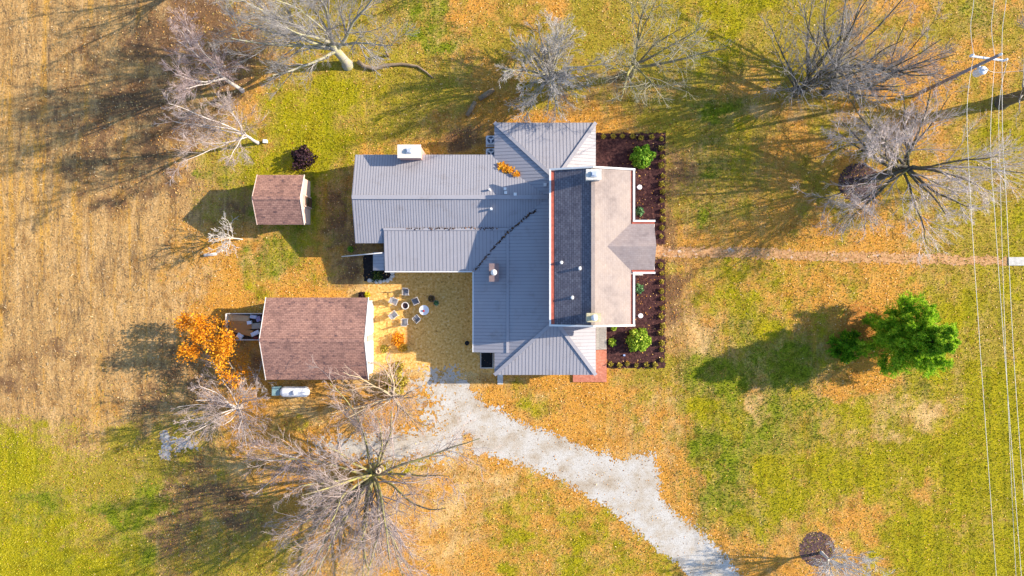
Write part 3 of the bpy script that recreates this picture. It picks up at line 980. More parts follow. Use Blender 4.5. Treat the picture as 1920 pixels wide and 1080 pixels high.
junk('board', 'rusty brown board lying lengthwise across the middle of the trailer', 'board', 451, 609, 2.0, .66, .16, R(-3), CARD, .62)
junk('board', 'orange brown board lying slanted at the south side of the trailer', 'board', 451, 620, 2.1, .56, .14, R(-14), CARD, .66)
junk('cushion', 'grey beige cushion by the garage end of the trailer', 'cushion', 480, 611, .75, .5, .2, R(4), mottled('beige', two((.42, .36, .28), .1), 4), .7)
junk('box', 'small white box on the boards in the trailer', 'box', 467, 605, .38, .3, .25, R(8), PLAS, .8)
junk('box', 'tilted white box in the south corner of the trailer', 'box', 449, 630, .5, .4, .3, R(-35), PLAS, .6)
junk('box', 'pale blue box at the northeast corner of the trailer', 'box', 475, 594, .6, .3, .3, R(-8), mottled('pale_blue', two((.60, .66, .78), .08), 3), .6)
junk('plastic_sheet', 'crumpled white plastic sheet near the southeast corner of the trailer', 'sheet', 478, 625, .75, .35, .12, R(25), PLAS, .72)
junk('sack', 'violet grey sack in the northeast of the trailer', 'sack', 484, 598, .4, .45, .3, R(20), mottled('violet_cloth', two((.35, .30, .45), .3), 6), .6)
junk('crate', 'dark red crate at the south east end of the trailer', 'crate', 479, 634, .4, .25, .2, 0, mottled('dark_red', two((.22, .04, .03), .2), 5), .6)

# ------------------------------------------------------------------ propane tank
q = P(551, 735.5, .9)
tk = thing('propane_tank', 'long white propane tank lying beside the garage', 'gas tank', (q.x, q.y, 0))
b = MB(); L2, r = 1.38, .46
prof = []
for k in range(0, 7):
    a = math.pi / 2 * k / 6
    prof.append((max(.02, r * math.sin(a)), -L2 + r - r * .85 * math.cos(a) - 0))
prof += [(r, L2 - r)]
for k in range(1, 7):
    a = math.pi / 2 * k / 6
    prof.append((max(.02, r * math.cos(a)), L2 - r + r * .85 * math.sin(a)))
b.lathe((q.x, q.y, .62), prof, 28, 'x')
TANK = mottled('tank_white', [(.3, (.52, .56, .66)), (.48, (.76, .78, .82)), (.75, (.83, .83, .83))], 1.6, .45, spec=.5, detail=7)
b.build('shell', TANK, tk, True)
b = MB(); b.lathe((q.x + .1, q.y, 1.04), [(.2, 0), (.2, .12), (.16, .18), (.03, .2)], 16); b.build('valve_dome', TANK, tk, True)
for dx in (-.75, .75):
    b = MB(); b.box((q.x + dx, q.y, .1), (.2, .8, .2)); b.build('leg', concrete, tk)
q = P(518, 733, .6)
gb = thing('utility_cabinet', 'small blue green cabinet at the west end of the propane tank', 'cabinet', (q.x, q.y, 0))
TEAL = mottled('teal_paint', [(.3, (.10, .22, .24)), (.7, (.32, .46, .46))], 3, .6)
b = MB(); b.box((q.x, q.y, .35), (.62, .72, .7)); b.build('body', TEAL, gb)
b = MB(); b.box((q.x, q.y, .73), (.68, .78, .06)); b.build('lid', TEAL, gb)

# ------------------------------------------------------------------ air conditioners
for k, (px, py, lab) in enumerate(((920.5, 262, 'white air conditioner unit farther from the wing roof'), (920.5, 286, 'white air conditioner unit tucked against the wing roof eave'))):
    q = P(px, py, .8)
    ac = thing('air_conditioner', lab, 'air conditioner', (q.x, q.y, 0), 'air conditioners in the house corner')
    b = MB(); b.box((q.x, q.y, .4), (.74, .74, .74)); b.box((q.x, q.y, .02), (.95, .95, .04)); b.build('casing', PLAS, ac)
    b = MB(); b.lathe((q.x, q.y, .765), [(.30, 0), (.30, .012)], 24); b.build('fan_well', mottled('fan_blue', two((.03, .06, .12), .2), 4), ac)
    b = MB()
    for j in range(3):
        a = j * 2.094 + .5
        b.bar((q.x + .05 * math.cos(a), q.y + .05 * math.sin(a), .79), (q.x + .27 * math.cos(a), q.y + .27 * math.sin(a), .79), .14, .015)
    b.lathe((q.x, q.y, .782), [(.07, 0), (.07, .03)], 12)
    b.build('fan', PLAS, ac)
    b = MB()
    for rr in (.32, .2):
        b.tube([(q.x + rr * math.cos(t * .2618), q.y + rr * math.sin(t * .2618), .82) for t in range(25)], .008, 5)
    b.build('grille', METAL, ac)

# ------------------------------------------------------------------ patio furniture
GREYF = mottled('grey_sling', two((.20, .20, .22), .2), 6, .8)
PALEF = mottled('pale_frame', two((.60, .56, .52), .06), 4, .5)
CHG = 'patio chairs round the fire pit'
def make_chair():
    root = thing('patio_chair', 'x', 'chair', (0, 0, 0), CHG)
    b = MB(); b.box((0, 0, .42), (.46, .46, .05)); b.build('seat', GREYF, root)
    b = MB(); b.hexa([(-.23, -.24, .46), (.23, -.24, .46), (.23, -.20, .46), (-.23, -.20, .46), (-.23, -.38, .95), (.23, -.38, .95), (.23, -.34, .95), (-.23, -.34, .95)])
    b.build('backrest', GREYF, root)
    for s in (-1, 1):
        b = MB(); b.box((s * .28, -.02, .64), (.04, .54, .03)); b.build('armrest', PALEF, root)
        for y in (-.24, .22):
            b = MB(); b.bar((s * .27, y, .63), (s * .28, y * 1.15, 0), .04, .04); b.build('leg', PALEF, root)
    b = MB()
    b.bar((-.25, .25, .42), (.25, .25, .42), .04, .05); b.build('front_rail', PALEF, root)
    b = MB(); b.bar((-.26, -.37, .96), (.26, -.37, .96), .035, .04); b.build('top_rail', PALEF, root)
    return root
def copy_tree(o, parent=None):
    c = o.copy(); COL.objects.link(c)
    c.parent = parent
    for ch in list(o.children):
        copy_tree(ch, c)
    return c
CHAIRS = [(761, 548, 'patio chair at the north of the fire pit nearest the house eave'), (740, 565, 'patio chair west of the fire pit, the upper of two on that side'),
          (779, 565, 'patio chair with dark seat northeast of the fire pit'), (739, 590, 'patio chair southwest of the fire pit nearest the garage'),
          (759, 603, 'patio chair directly south of the fire pit'), (781, 597, 'patio chair between the fire pit and the white table')]
pit = P(761, 573)
proto = make_chair()
for i, (px, py, lab) in enumerate(CHAIRS):
    o = proto if i == 0 else copy_tree(proto)
    q = P(px, py, .4)
    dx, dy = pit.x - q.x, pit.y - q.y
    o.location = (q.x, q.y, .01)
    o.rotation_euler = (0, 0, math.atan2(dy, dx) - math.pi / 2)
    o['label'] = lab
fp = thing('fire_pit', 'round pale rimmed fire pit in the middle of the patio chairs', 'fire pit', (pit.x, pit.y, .01))
b = MB(); b.lathe((pit.x, pit.y, .01), [(.20, 0), (.32, .12), (.34, .5), (.27, .52), (.26, .3), (.02, .28)], 24); b.build('bowl', PALEF, fp, True)
b = MB(); b.lathe((pit.x, pit.y, .3), [(.24, 0), (.2, .06), (.02, .09)], 14); b.build('ash', mottled('ash', two((.07, .035, .04), .4), 9), fp)
q = P(795, 581.5, .72)
tb = thing('round_table', 'white round patio table between the chairs and the pots', 'table', (q.x, q.y, .01))
b = MB(); b.lathe((q.x, q.y, .68), [(.40, 0), (.44, .02), (.44, .05), (.42, .055)], 32); b.build('table_top', mottled('table_white', two((.82, .82, .82), .03), 3, .4), tb)
b = MB(); b.lathe((q.x, q.y, .02), [(.05, 0), (.04, .66)], 10); b.build('post', WHITE, tb)
for a in range(4):
    b = MB(); b.bar((q.x, q.y, .06), (q.x + .34 * math.cos(a * 1.571 + .4), q.y + .34 * math.sin(a * 1.571 + .4), .03), .05, .04); b.build('leg', WHITE, tb)
b = MB(); b.lathe((q.x - .02, q.y - .07, .735), [(.06, 0), (.085, .05), (.09, .1), (.03, .11)], 14)
tag(b.build('candle_jar', mottled('red_jar', two((.45, .03, .03), .2), 5, .4), None, True), 'small red jar standing on the white round table', 'jar')
b = MB(); b.box((0, 0, .01), (.16, .12, .02)); b.box((.01, 0, .025), (.12, .08, .01))
o = b.build('napkin', METAL); o.location = (q.x - .2, q.y - .02, .735); o.rotation_euler = (0, 0, .5); tag(o, 'small grey tray on the white round table', 'tray')

# ------------------------------------------------------------------ leaves and grass helpers (numpy)
def quads(C, U, Vv):
    """centres and half-axes -> verts, faces of quads"""
    n = len(C)
    vv = np.stack([C - U - Vv, C + U - Vv, C + U + Vv, C - U + Vv], 1).reshape(-1, 3)
    ff = np.arange(n * 4).reshape(n, 4)
    return vv, ff
def tone_attr(me, t):
    a = me.attributes.new('tone', 'FLOAT', 'FACE')
    a.data.foreach_set('value', t.astype(np.float32))
def rand_unit(rng, n):
    d = rng.normal(size=(n, 3))
    return d / np.linalg.norm(d, axis=1, keepdims=True)
def leaf_quads(rng, C, size, aspect=.7, up=0.0):
    n = len(C)
    nr = rand_unit(rng, n)
    nr[:, 2] = np.abs(nr[:, 2]) + up
    nr /= np.linalg.norm(nr, axis=1, keepdims=True)
    a = np.cross(nr, rand_unit(rng, n)); a /= np.linalg.norm(a, axis=1, keepdims=True) + 1e-9
    c = np.cross(nr, a)
    s = (size * rng.uniform(.6, 1.4, n))[:, None]
    return quads(C, a * s / 2, c * s * aspect / 2)
def leaf_obj(name, rng, C, size, mat, tone, parent=None, aspect=.7, up=0.0):
    vv, ff = leaf_quads(rng, C, size, aspect, up)
    if parent is not None:
        vv = vv - np.array(wl(parent))
    me = np_mesh(name, vv, ff, 4)
    tone_attr(me, tone)
    return link_mesh(name, me, mat, parent)

# ------------------------------------------------------------------ bare trees
def grow(rng, S, D, L, r0, r1, nseg, wig, up):
    n = len(S)
    pts = np.zeros((n, nseg + 1, 3)); dirs = np.zeros((n, nseg + 1, 3)); rad = np.zeros((n, nseg + 1))
    p, d = S.copy(), D.copy()
    for k in range(nseg + 1):
        pts[:, k] = p; dirs[:, k] = d
        f = k / nseg
        rad[:, k] = r0 * (1 - f) + r1 * f
        p = p + d * (L / nseg)[:, None]
        d = d + rng.normal(0, wig, (n, 3)); d[:, 2] += up
        d /= np.linalg.norm(d, axis=1, keepdims=True)
    return pts, dirs, rad
def spawn(rng, par, nch, t0, t1, a0, a1, lr, plen, rr, up=0.0, even=True):
    pts, dirs, rad = par
    n, m, _ = pts.shape
    k = n * nch
    pi = np.repeat(np.arange(n), nch)
    t = rng.uniform(t0, t1, k)
    f = t * (m - 1); i = np.minimum(f.astype(int), m - 2); fr = (f - i)[:, None]
    S = pts[pi, i] * (1 - fr) + pts[pi, i + 1] * fr
    d = dirs[pi, i]
    rp = rad[pi, i] * (1 - fr[:, 0]) + rad[pi, i + 1] * fr[:, 0]
    u = np.cross(d, rand_unit(rng, k)); u /= np.linalg.norm(u, axis=1, keepdims=True) + 1e-9
    ang = np.radians(rng.uniform(a0, a1, k))[:, None]
    D = d * np.cos(ang) + u * np.sin(ang)
    D[:, 2] += up
    D /= np.linalg.norm(D, axis=1, keepdims=True)
    L = plen[pi] * lr * (1.15 - .65 * t) * rng.uniform(.65, 1.25, k)
    return S, D, L, rp * rr
def tubes(sets, sides):
    """list of (pts,dirs,rad) -> verts, quads"""
    VV, FF, base = [], [], 0
    for (pts, dirs, rad) in sets:
        n, m, _ = pts.shape
        ref = np.array([.31, .52, .79])
        u = np.cross(dirs, ref); u /= np.linalg.norm(u, axis=2, keepdims=True) + 1e-9
        w = np.cross(dirs, u)
        ang = np.arange(sides) * 2 * np.pi / sides
        ring = pts[:, :, None] + rad[:, :, None, None] * (np.cos(ang)[None, None, :, None] * u[:, :, None] + np.sin(ang)[None, None, :, None] * w[:, :, None])
        VV.append(ring.reshape(-1, 3))
        id_ = (np.arange(n * m * sides) + base).reshape(n, m, sides)
        a = id_[:, :-1]; c = id_[:, 1:]
        FF.append(np.stack([a, np.roll(a, -1, 2), np.roll(c, -1, 2), c], -1).reshape(-1, 4))
        base += n * m * sides
    return np.concatenate(VV), np.concatenate(FF)
def tube_obj(name, sets, sides, mat, parent):
    vv, ff = tubes(sets, sides)
    me = np_mesh(name, vv - np.array(wl(parent)), ff, 4)
    me.polygons.foreach_set('use_smooth', np.ones(len(ff), bool))
    return link_mesh(name, me, mat, parent)

def bark(name, c, moss=None, k=.3):
    stops = [(.30, tuple(x * (1 - k) for x in c)), (.52, c), (.75, tuple(min(.85, x * (1 + k)) for x in c))]
    if moss:
        stops = [(.30, tuple(x * (1 - k) for x in c)), (.45, c), (.58, moss), (.75, tuple(min(.85, x * (1 + k)) for x in c))]
    return mottled(name, stops, 1.8, .9, .5, .03, detail=6, spec=.15)

def bare_tree(label, px, py, h, crown, seed, trunk_r=.25, trunk_h=.28, nl=7, spread=(20, 55), lean=(0, 0), trunk_lean=(0, 0), wood=None, twig=None,
              density=1.0, trunks=1, cat='tree', name='bare_tree', twig_r=.0095, limb_len=None, wig=.095, up=.04, az=None, n2=12, n3=9, n4=7, lr_rng=(.2, .38), group='bare trees around the house', droop=0.0):
    rng = np.random.RandomState(seed)
    base = P(px, py)
    root = thing(name, label, cat, base, group)
    b0 = np.array(base)
    S = np.repeat(b0[None], trunks, 0) + rng.normal(0, .25 if trunks > 1 else 0, (trunks, 3)) * [1, 1, 0]
    D = np.tile(np.array([trunk_lean[0], trunk_lean[1], 1.0]), (trunks, 1))
    if trunks > 1:
        D += rng.normal(0, .28, (trunks, 3)) * [1, 1, 0]
    D /= np.linalg.norm(D, axis=1, keepdims=True)
    tl = np.full(trunks, h * trunk_h)
    S[:, 2] = -.1
    tr0 = np.full(trunks, trunk_r)
    T = grow(rng, S, D, tl, tr0, tr0 * .72, 6, .04, .01)
    # root flare
    T[2][:, 0] *= 1.35; T[2][:, -2] *= .85; T[2][:, -1] *= .25
    # limbs
    n = nl * trunks
    pi = np.repeat(np.arange(trunks), nl)
    t = rng.uniform(.62, 1.0, n); t[::max(1, nl)] = 1.0
    f = t * 6; i = np.minimum(f.astype(int), 5); fr = (f - i)[:, None]
    LS = T[0][pi, i] * (1 - fr) + T[0][pi, i + 1] * fr
    th = (np.arange(n) + rng.uniform(-.35, .35, n)) * 2 * np.pi * .381966 if az is None else np.radians(np.resize(np.array(az, float), n) + rng.normal(0, 9, n))
    ph = np.radians(rng.uniform(*spread, n))
    LD = np.stack([np.cos(th) * np.sin(ph) + lean[0], np.sin(th) * np.sin(ph) + lean[1], np.cos(ph)], 1)
    LD /= np.linalg.norm(LD, axis=1, keepdims=True)
    ll = (limb_len or h * .62) * rng.uniform(.72, 1.12, n)
    lr = trunk_r * rng.uniform(*lr_rng, n) * 1.2
    Lm = grow(rng, LS, LD, ll, lr, lr * .22, 9, wig, up)
    # branches
    density *= .36
    c2 = max(3, int(n2 * density ** .34 + .5)); c3 = max(3, int(n3 * density ** .33 + .5)); c4 = max(2, int(n4 * density ** .33 + .5))
    S2, D2, L2_, R2 = spawn(rng, Lm, c2, .12, 1.0, 22, 52, .46, ll, .55, .10 - droop)
    B2 = grow(rng, S2, D2, L2_, np.maximum(R2, twig_r * 2.1), np.full(len(S2), twig_r * 1.1), 6, wig * 1.2, up * .9)
    S3, D3, L3, R3 = spawn(rng, B2, c3, .12, 1.0, 20, 48, .50, L2_, .6, .06 - droop)
    B3 = grow(rng, S3, D3, L3, np.minimum(np.maximum(R3, twig_r * 1.4), .02), np.full(len(S3), twig_r * .8), 4, wig * 1.4, up * .6)
    S4, D4, L4, R4 = spawn(rng, B3, c4, .15, 1.0, 18, 45, .62, L3, .7, .03 - droop)
    B4 = grow(rng, S4, D4, L4, np.full(len(S4), twig_r * .85), np.full(len(S4), twig_r * .5), 3, wig * 1.3, up * .4)
    tube_obj('trunk', [T], 10, wood, root)
    tube_obj('limbs', [Lm], 6, wood, root)
    tube_obj('crown', [B2, B3, B4], 3, twig, root)
    return root, (T, Lm, B2, B3, B4)

W_GREY = bark('grey_bark', (.34, .32, .27), (.33, .31, .15))
W_MOSS = bark('mossy_bark', (.24, .20, .14), (.33, .31, .09))
W_DARK = bark('dark_bark', (.12, .10, .08), (.16, .15, .07))
W_PALE = bark('pale_bark', (.56, .50, .46))
T_GREY = bark('grey_twigs', (0.341, 0.315, 0.299))
T_PINK = bark('pinkish_twigs', (0.464, 0.377, 0.346))
T_WHITE = bark('whitish_twigs', (0.537, 0.495, 0.454))
T_OLIVE = bark('olive_twigs', (0.372, 0.341, 0.248))
T_ROSE = bark('rosy_twigs', (0.456, 0.353, 0.335))

bare_tree('old pale grey tree with several thick mossy limbs at the top left of the lawn', 652, 122, 15, 5, 11, .42, .24, 11, (20, 62), (-.2, .12), trunk_lean=(-.12, .25), wood=W_GREY, twig=T_GREY, density=2.6, lr_rng=(.24, .40))
bare_tree('white barked tree with rosy twigs leaning over the stubble field', 455, 170, 10.5, 4, 12, .17, .36, 7, (15, 50), (-.16, .05), trunk_lean=(-.12, .06), wood=W_PALE, twig=T_ROSE, density=1.6, lr_rng=(.3, .5))
bare_tree('white barked tree with pale twigs above the small shed', 484, 268, 9.5, 4, 13, .14, .36, 8, (20, 60), (-.2, 0), trunk_lean=(-.08, 0), wood=W_PALE, twig=T_PINK, density=1.6, lr_rng=(.3, .5))
bare_tree('dense round crowned grey tree just north of the hip roof', 1028, 152, 10, 4, 14, .3, .2, 28, (20, 92), (0, 0), wood=W_GREY, twig=T_WHITE, density=1.1, limb_len=5.0)
bare_tree('dark trunked tree with upright limbs between the round tree and the tall clump', 1180, 142, 14, 4, 15, .36, .25, 9, (12, 55), (.05, .1), wood=W_MOSS, twig=T_OLIVE, density=1.0)
bare_tree('many stemmed tree at the left of the tall clump north of the lawn', 1490, 172, 13, 5, 16, .17, .12, 6, (12, 50), (-.02, .2), trunks=3, wood=W_DARK, twig=T_GREY, density=.6, trunk_lean=(.02, .2), lr_rng=(.4, .7))
bare_tree('tall dark limbed tree in the middle of the clump north of the lawn', 1545, 165, 14, 5, 17, .28, .14, 8, (18, 58), (.2, .15), trunks=2, wood=W_DARK, twig=T_GREY, density=.7, trunk_lean=(.2, .12), lr_rng=(.3, .5))
bare_tree('slender brownish tree at the right of the tall clump beside the pole', 1655, 152, 9, 4, 18, .17, .2, 9, (20, 65), (.12, .12), wood=W_DARK, twig=T_PINK, density=.8, lr_rng=(.3, .5))
bare_tree('wide pale pink tree with a dark trunk in a mulch ring right of the house', 1644, 333, 10.5, 6, 19, .36, .34, 20, (35, 105), (-.1, .0), trunk_lean=(.4, .17), wood=W_DARK, twig=bark('pale_pink_twigs', (0.602, 0.526, 0.495)), density=1.9, limb_len=8.2)
bare_tree('thick trunked tree cut off by the upper right edge', 1878, 192, 15, 5, 20, .55, .3, 9, (25, 60), (0, .05), wood=W_DARK, twig=T_GREY, density=.8)
big, bigp = bare_tree('huge spreading tree with mossy limbs in front of the gravel drive', 706, 882, 14, 9, 21, .62, .13, 26, (30, 84), (.02, -.06), wood=W_MOSS, twig=T_PINK, density=1.5, limb_len=9.8, up=.02, az=[255, 200, 290, 230, 175, 330, 270, 150, 215, 245, 10, 185, 300, 130, 100, 225, 345, 160, 280, 55, 240, 20, 315, 80], lr_rng=(.16, .30))
b = MB()
q = P(702, 893, 4.0)
b.lathe((q.x, q.y, 1.6), [(.30, 0), (.30, .4), (.26, .9), (.16, 1.0), (.03, .8)], 12)
b.build('broken_stub', bark('split_wood', (.46, .36, .26)), big, False)
bare_tree('yellowish spreading tree at the corner of the garage by the drive', 742, 738, 9, 5, 22, .26, .2, 13, (30, 80), (-.2, 0), wood=bark('yellow_bark', (.42, .34, .22)), twig=bark('straw_twigs', (0.537, 0.402, 0.32)), density=.55, limb_len=5.6)
bare_tree('whitish bushy tree left of the propane tank', 452, 762, 7.5, 5, 23, .2, .16, 15, (25, 80), (-.3, -.05), wood=W_PALE, twig=T_PINK, density=1.2, limb_len=5.2)
bare_tree('small rosy tree between the whitish bushy tree and the huge spreading tree', 565, 850, 7.5, 4, 24, .12, .25, 8, (20, 60), (-.1, 0), wood=W_PALE, twig=T_ROSE, density=.8, lr_rng=(.3, .5))
bare_tree('small white barked tree in a mulch ring at the bottom edge', 1540, 1036, 8.0, 3, 25, .14, .22, 14, (15, 55), (0, 0), wood=bark('white_bark', (.60, .57, .55)), twig=bark('white_twigs', (0.557, 0.526, 0.516)), density=.9, limb_len=4.8, lr_rng=(.25, .45))
bare_tree('little white sapling leaning left beside the small shed', 455, 449, 3.6, 2, 26, .06, .4, 9, (15, 60), (-.3, .1), trunk_lean=(-.65, .12), wood=bark('sapling_bark', (.56, .50, .44)), twig=bark('sapling_twigs', (0.602, 0.557, 0.516)), density=1.6, limb_len=2.6, twig_r=.011, n2=8, n3=5, n4=3, lr_rng=(.4, .6))
bare_tree('thin bare shrub beneath the orange tree', 478, 706, 3.4, 2, 27, .05, .2, 8, (20, 60), (0, 0), trunks=2, wood=W_PALE, twig=T_WHITE, density=.25, limb_len=2.4, name='bare_shrub', cat='shrub', n2=7, n3=5, n4=4)
bare_tree('grey bare tree at the top edge near the stubble field', 430, -30, 11, 4, 28, .2, .28, 6, (20, 55), (.05, -.1), wood=W_GREY, twig=T_GREY, density=.8)
bare_tree('bare tree beyond the upper edge left of the round crowned tree', 930, -60, 10, 4, 29, .2, .25, 6, (20, 60), (0, -.1), wood=W_GREY, twig=T_PINK, density=.6)

# ------------------------------------------------------------------ leafy trees and shrubs
ORANGE = leaf_mat('orange_leaves', [(0, (.40, .11, .006)), (.35, (.74, .26, .010)), (.75, (.84, .41, .018)), (1, (.85, .54, .06))], trans=.3)
root, parts = bare_tree('orange leaved tree in autumn colour beside the trailer', 432, 640, 5.4, 3, 31, .16, .2, 9, (25, 75), (-.25, -.08), wood=W_DARK, twig=bark('brown_twigs', (0.258, 0.155, 0.083)), density=.5, limb_len=3.6, name='autumn_tree', n2=11, n3=8, n4=5, group=None)
rng = np.random.RandomState(5)
tips = np.concatenate([parts[3][0][:, 1:].reshape(-1, 3), parts[4][0][:, 1:].reshape(-1, 3)])
dens = fbm(tips[:, 0] * 1.1, tips[:, 1] * 1.1 + tips[:, 2], 3)
tips = np.concatenate([tips, tips[dens > .40]])
tips = tips[rng.rand(len(tips)) < min(1, 24000 / len(tips))]
C = tips + rng.normal(0, .24, tips.shape)
tn = np.clip(.15 + .55 * rng.rand(len(C)) + .8 * (fbm(C[:, 0] * 1.3, C[:, 1] * 1.3 + C[:, 2], 8) - .42), 0, 1)
leaf_obj('foliage', rng, C, .105, ORANGE, tn, root, .8, .3)

GREENC = leaf_mat('cedar_needles', [(0, (.05, .15, .008)), (.25, (.18, .42, .015)), (.5, (.42, .66, .03)), (1, (.80, .86, .10))], trans=.5)
def conifer(label, px, py, h, rad, seed):
    rng = np.random.RandomState(seed)
    base = P(px, py)
    root = thing('cedar_tree', label, 'tree', base)
    b0 = np.array(base)
    T = grow(rng, np.array([[b0[0], b0[1], -.1]]), np.array([[.16, .02, 1.0]]), np.array([h * .97]), np.array([.3]), np.array([.03]), 10, .01, .02)
    tube_obj('trunk', [T], 10, W_DARK, root)
    n = 84
    t = np.sort(rng.uniform(.06, .97, n))
    th = np.arange(n) * 2.39996 + rng.uniform(-.3, .3, n)
    prof = np.interp(t, [0, .15, .4, .7, 1], [.75, 1.0, .95, .6, .12])
    lob = .55 + .8 * vnoise(np.cos(th) * 1.6 + 5, np.sin(th) * 1.6 + t * 3, 9)
    L = rad * prof * lob
    # gap on the south-west side low down where the ground shows
    az = np.degrees(th) % 360
    gap = (np.abs(((az - 262) + 180) % 360 - 180) < 24) & (t < .6)
    L = np.where(gap, L * .25, L)
    f = t * 10; i = np.minimum(f.astype(int), 9); fr = (f - i)[:, None]
    S = T[0][0, i] * (1 - fr) + T[0][0, i + 1] * fr
    el = np.radians(np.interp(t, [0, .5, 1], [5, 22, 60]))
    D = np.stack([np.cos(th) * np.cos(el), np.sin(th) * np.cos(el), np.sin(el)], 1)
    B = grow(rng, S, D, L, .05 * np.ones(n), .012 * np.ones(n), 6, .06, .02)
    tube_obj('boughs', [B], 4, W_DARK, root)
    S2, D2, L2_, R2 = spawn(rng, B, 15, .2, 1.0, 20, 65, .42, L, .5, .05)
    B2 = grow(rng, S2, D2, L2_, R2, R2 * .4, 4, .1, .02)
    S3, D3, L3, R3 = spawn(rng, B2, 6, .1, 1.0, 20, 60, .55, L2_, .5, .05)
    B3 = grow(rng, S3, D3, L3, R3, R3 * .4, 3, .1, .03)
    pts = np.concatenate([B2[0].reshape(-1, 3), B3[0].reshape(-1, 3)])
    dr = np.concatenate([B2[1].reshape(-1, 3), B3[1].reshape(-1, 3)])
    k = 4
    pts = np.repeat(pts, k, 0) + rng.normal(0, .06, (len(pts) * k, 3))
    dr = np.repeat(dr, k, 0) + rng.normal(0, .45, (len(dr) * k, 3))
    dr /= np.linalg.norm(dr, axis=1, keepdims=True)
    sd_ = np.cross(dr, rand_unit(rng, len(dr))); sd_ /= np.linalg.norm(sd_, axis=1, keepdims=True)
    s = rng.uniform(.6, 1.3, (len(dr), 1))
    vv, ff = quads(pts, dr * .095 * s, sd_ * .018 * s)
    me = np_mesh('foliage', vv - b0, ff, 4)
    tone = np.clip(.4 + .22 * rng.normal(size=len(ff)) + .5 * (fbm(pts[:, 0] * .9, pts[:, 1] * .9 + pts[:, 2], 4) - .5), 0, 1)
    tone_attr(me, tone)
    link_mesh('foliage', me, GREENC, root)
    return root
conifer('dark green cedar with bright tips on the open lawn right of the house', 1656, 632, 8.3, 3.0, 41)

def cedar_shrub(label, px, py, r, h, seed):
    rng = np.random.RandomState(seed)
    q = P(px, py, h * .6); base = np.array([q.x, q.y, 0.])
    root = thing('cedar_shrub', label, 'shrub', base)
    ns = 26
    th = rng.uniform(0, 6.283, ns); ph = rng.uniform(.1, 1.2, ns)
    D = np.stack([np.cos(th) * np.sin(ph), np.sin(th) * np.sin(ph) * 1.5, np.cos(ph)], 1); D /= np.linalg.norm(D, axis=1, keepdims=True)
    B = grow(rng, np.tile(base, (ns, 1)), D, rng.uniform(.7, 1.2, ns) * h * .8, np.full(ns, .03), np.full(ns, .008), 5, .08, 0)
    tube_obj('stems', [B], 4, W_DARK, root)
    S2, D2, L2_, R2 = spawn(rng, B, 12, .2, 1, 20, 65, .45, np.full(ns, h * .9), .5, 0)
    B2 = grow(rng, S2, D2, L2_, R2, R2 * .4, 4, .1, 0)
    pts = np.repeat(B2[0].reshape(-1, 3), 4, 0); dr = np.repeat(B2[1].reshape(-1, 3), 4, 0)
    pts = pts + rng.normal(0, .06, pts.shape); dr = dr + rng.normal(0, .45, dr.shape); dr /= np.linalg.norm(dr, axis=1, keepdims=True)
    sd_ = np.cross(dr, rand_unit(rng, len(dr))); sd_ /= np.linalg.norm(sd_, axis=1, keepdims=True)
    vv, ff = quads(pts, dr * .12, sd_ * .03)
    me = np_mesh('foliage', vv - base, ff, 4)
    tone_attr(me, np.clip(rng.normal(.2, .15, len(ff)), 0, 1))
    link_mesh('foliage', me, GREENC, root)
cedar_shrub('low dark green cedar shrub left of the big cedar trunk', 1594, 650, 1.2, 1.9, 42)

GREENL = leaf_mat('bright_green_leaves', [(0, (.05, .16, .01)), (.5, (.16, .36, .02)), (1, (.42, .55, .06))], trans=.25)
LIMEL = leaf_mat('lime_leaves', [(0, (.12, .24, .01)), (.5, (.32, .48, .03)), (1, (.58, .62, .10))], trans=.25)
OLIVEL = leaf_mat('olive_leaves', [(0, (.14, .11, .01)), (.5, (.38, .30, .03)), (1, (.58, .48, .10))], trans=.2)
BLUEL = leaf_mat('bluish_green_leaves', [(0, (.04, .12, .05)), (.5, (.12, .28, .10)), (1, (.30, .45, .20))], trans=.2)
PURPL = leaf_mat('dark_purple_leaves', [(0, (.018, .010, .014)), (.6, (.05, .022, .03)), (1, (.12, .05, .06))], trans=.15)
def shrub(label, px, py, r, h, seed, mat, n=700, leaf=.13, group=None, name='shrub', lobes=6, cat='shrub', open_=.5):
    rng = np.random.RandomState(seed)
    q = P(px, py, h * .5)
    base = np.array([q.x, q.y, 0.0])
    root = thing(name, label, cat, base, group)
    ns = 9
    th = rng.uniform(0, 6.283, ns); ph = rng.uniform(.1, .9, ns)
    D = np.stack([np.cos(th) * np.sin(ph), np.sin(th) * np.sin(ph), np.cos(ph)], 1)
    B = grow(rng, np.tile(base, (ns, 1)), D, np.full(ns, h * .8), np.full(ns, .02), np.full(ns, .006), 4, .1, 0)
    tube_obj('stems', [B], 4, W_DARK, root)
    d = rand_unit(rng, n); d[:, 2] = np.abs(d[:, 2])
    az = np.arctan2(d[:, 1], d[:, 0])
    lob = .78 + .32 * vnoise(np.cos(az) * 2.2 + seed, np.sin(az) * 2.2, seed) + .10 * np.sin(az * lobes + seed)
    rr = rng.uniform(open_, 1, n) ** .6 * lob
    C = np.stack([d[:, 0] * r * rr, d[:, 1] * r * rr, .06 + d[:, 2] * h * rr], 1) + base
    leaf_obj('foliage', rng, C, leaf, mat, np.clip(rng.normal(.5, .25, n), 0, 1), root, .65, .2)
    return root
shrub('large bright green shrub in the north half of the mulch bed', 1205, 292, 1.15, 1.3, 51, GREENL, 1300, .16)
shrub('large lime green shrub in the south half of the mulch bed', 1198, 638, 1.15, 1.3, 52, LIMEL, 1300, .16)
shrub('small round shrub in the mulch bed just north of the portico', 1199, 396, .42, .6, 53, BLUEL, 380, .10)
shrub('small round shrub in the mulch bed just south of the portico', 1198, 541, .45, .6, 54, BLUEL, 380, .10)
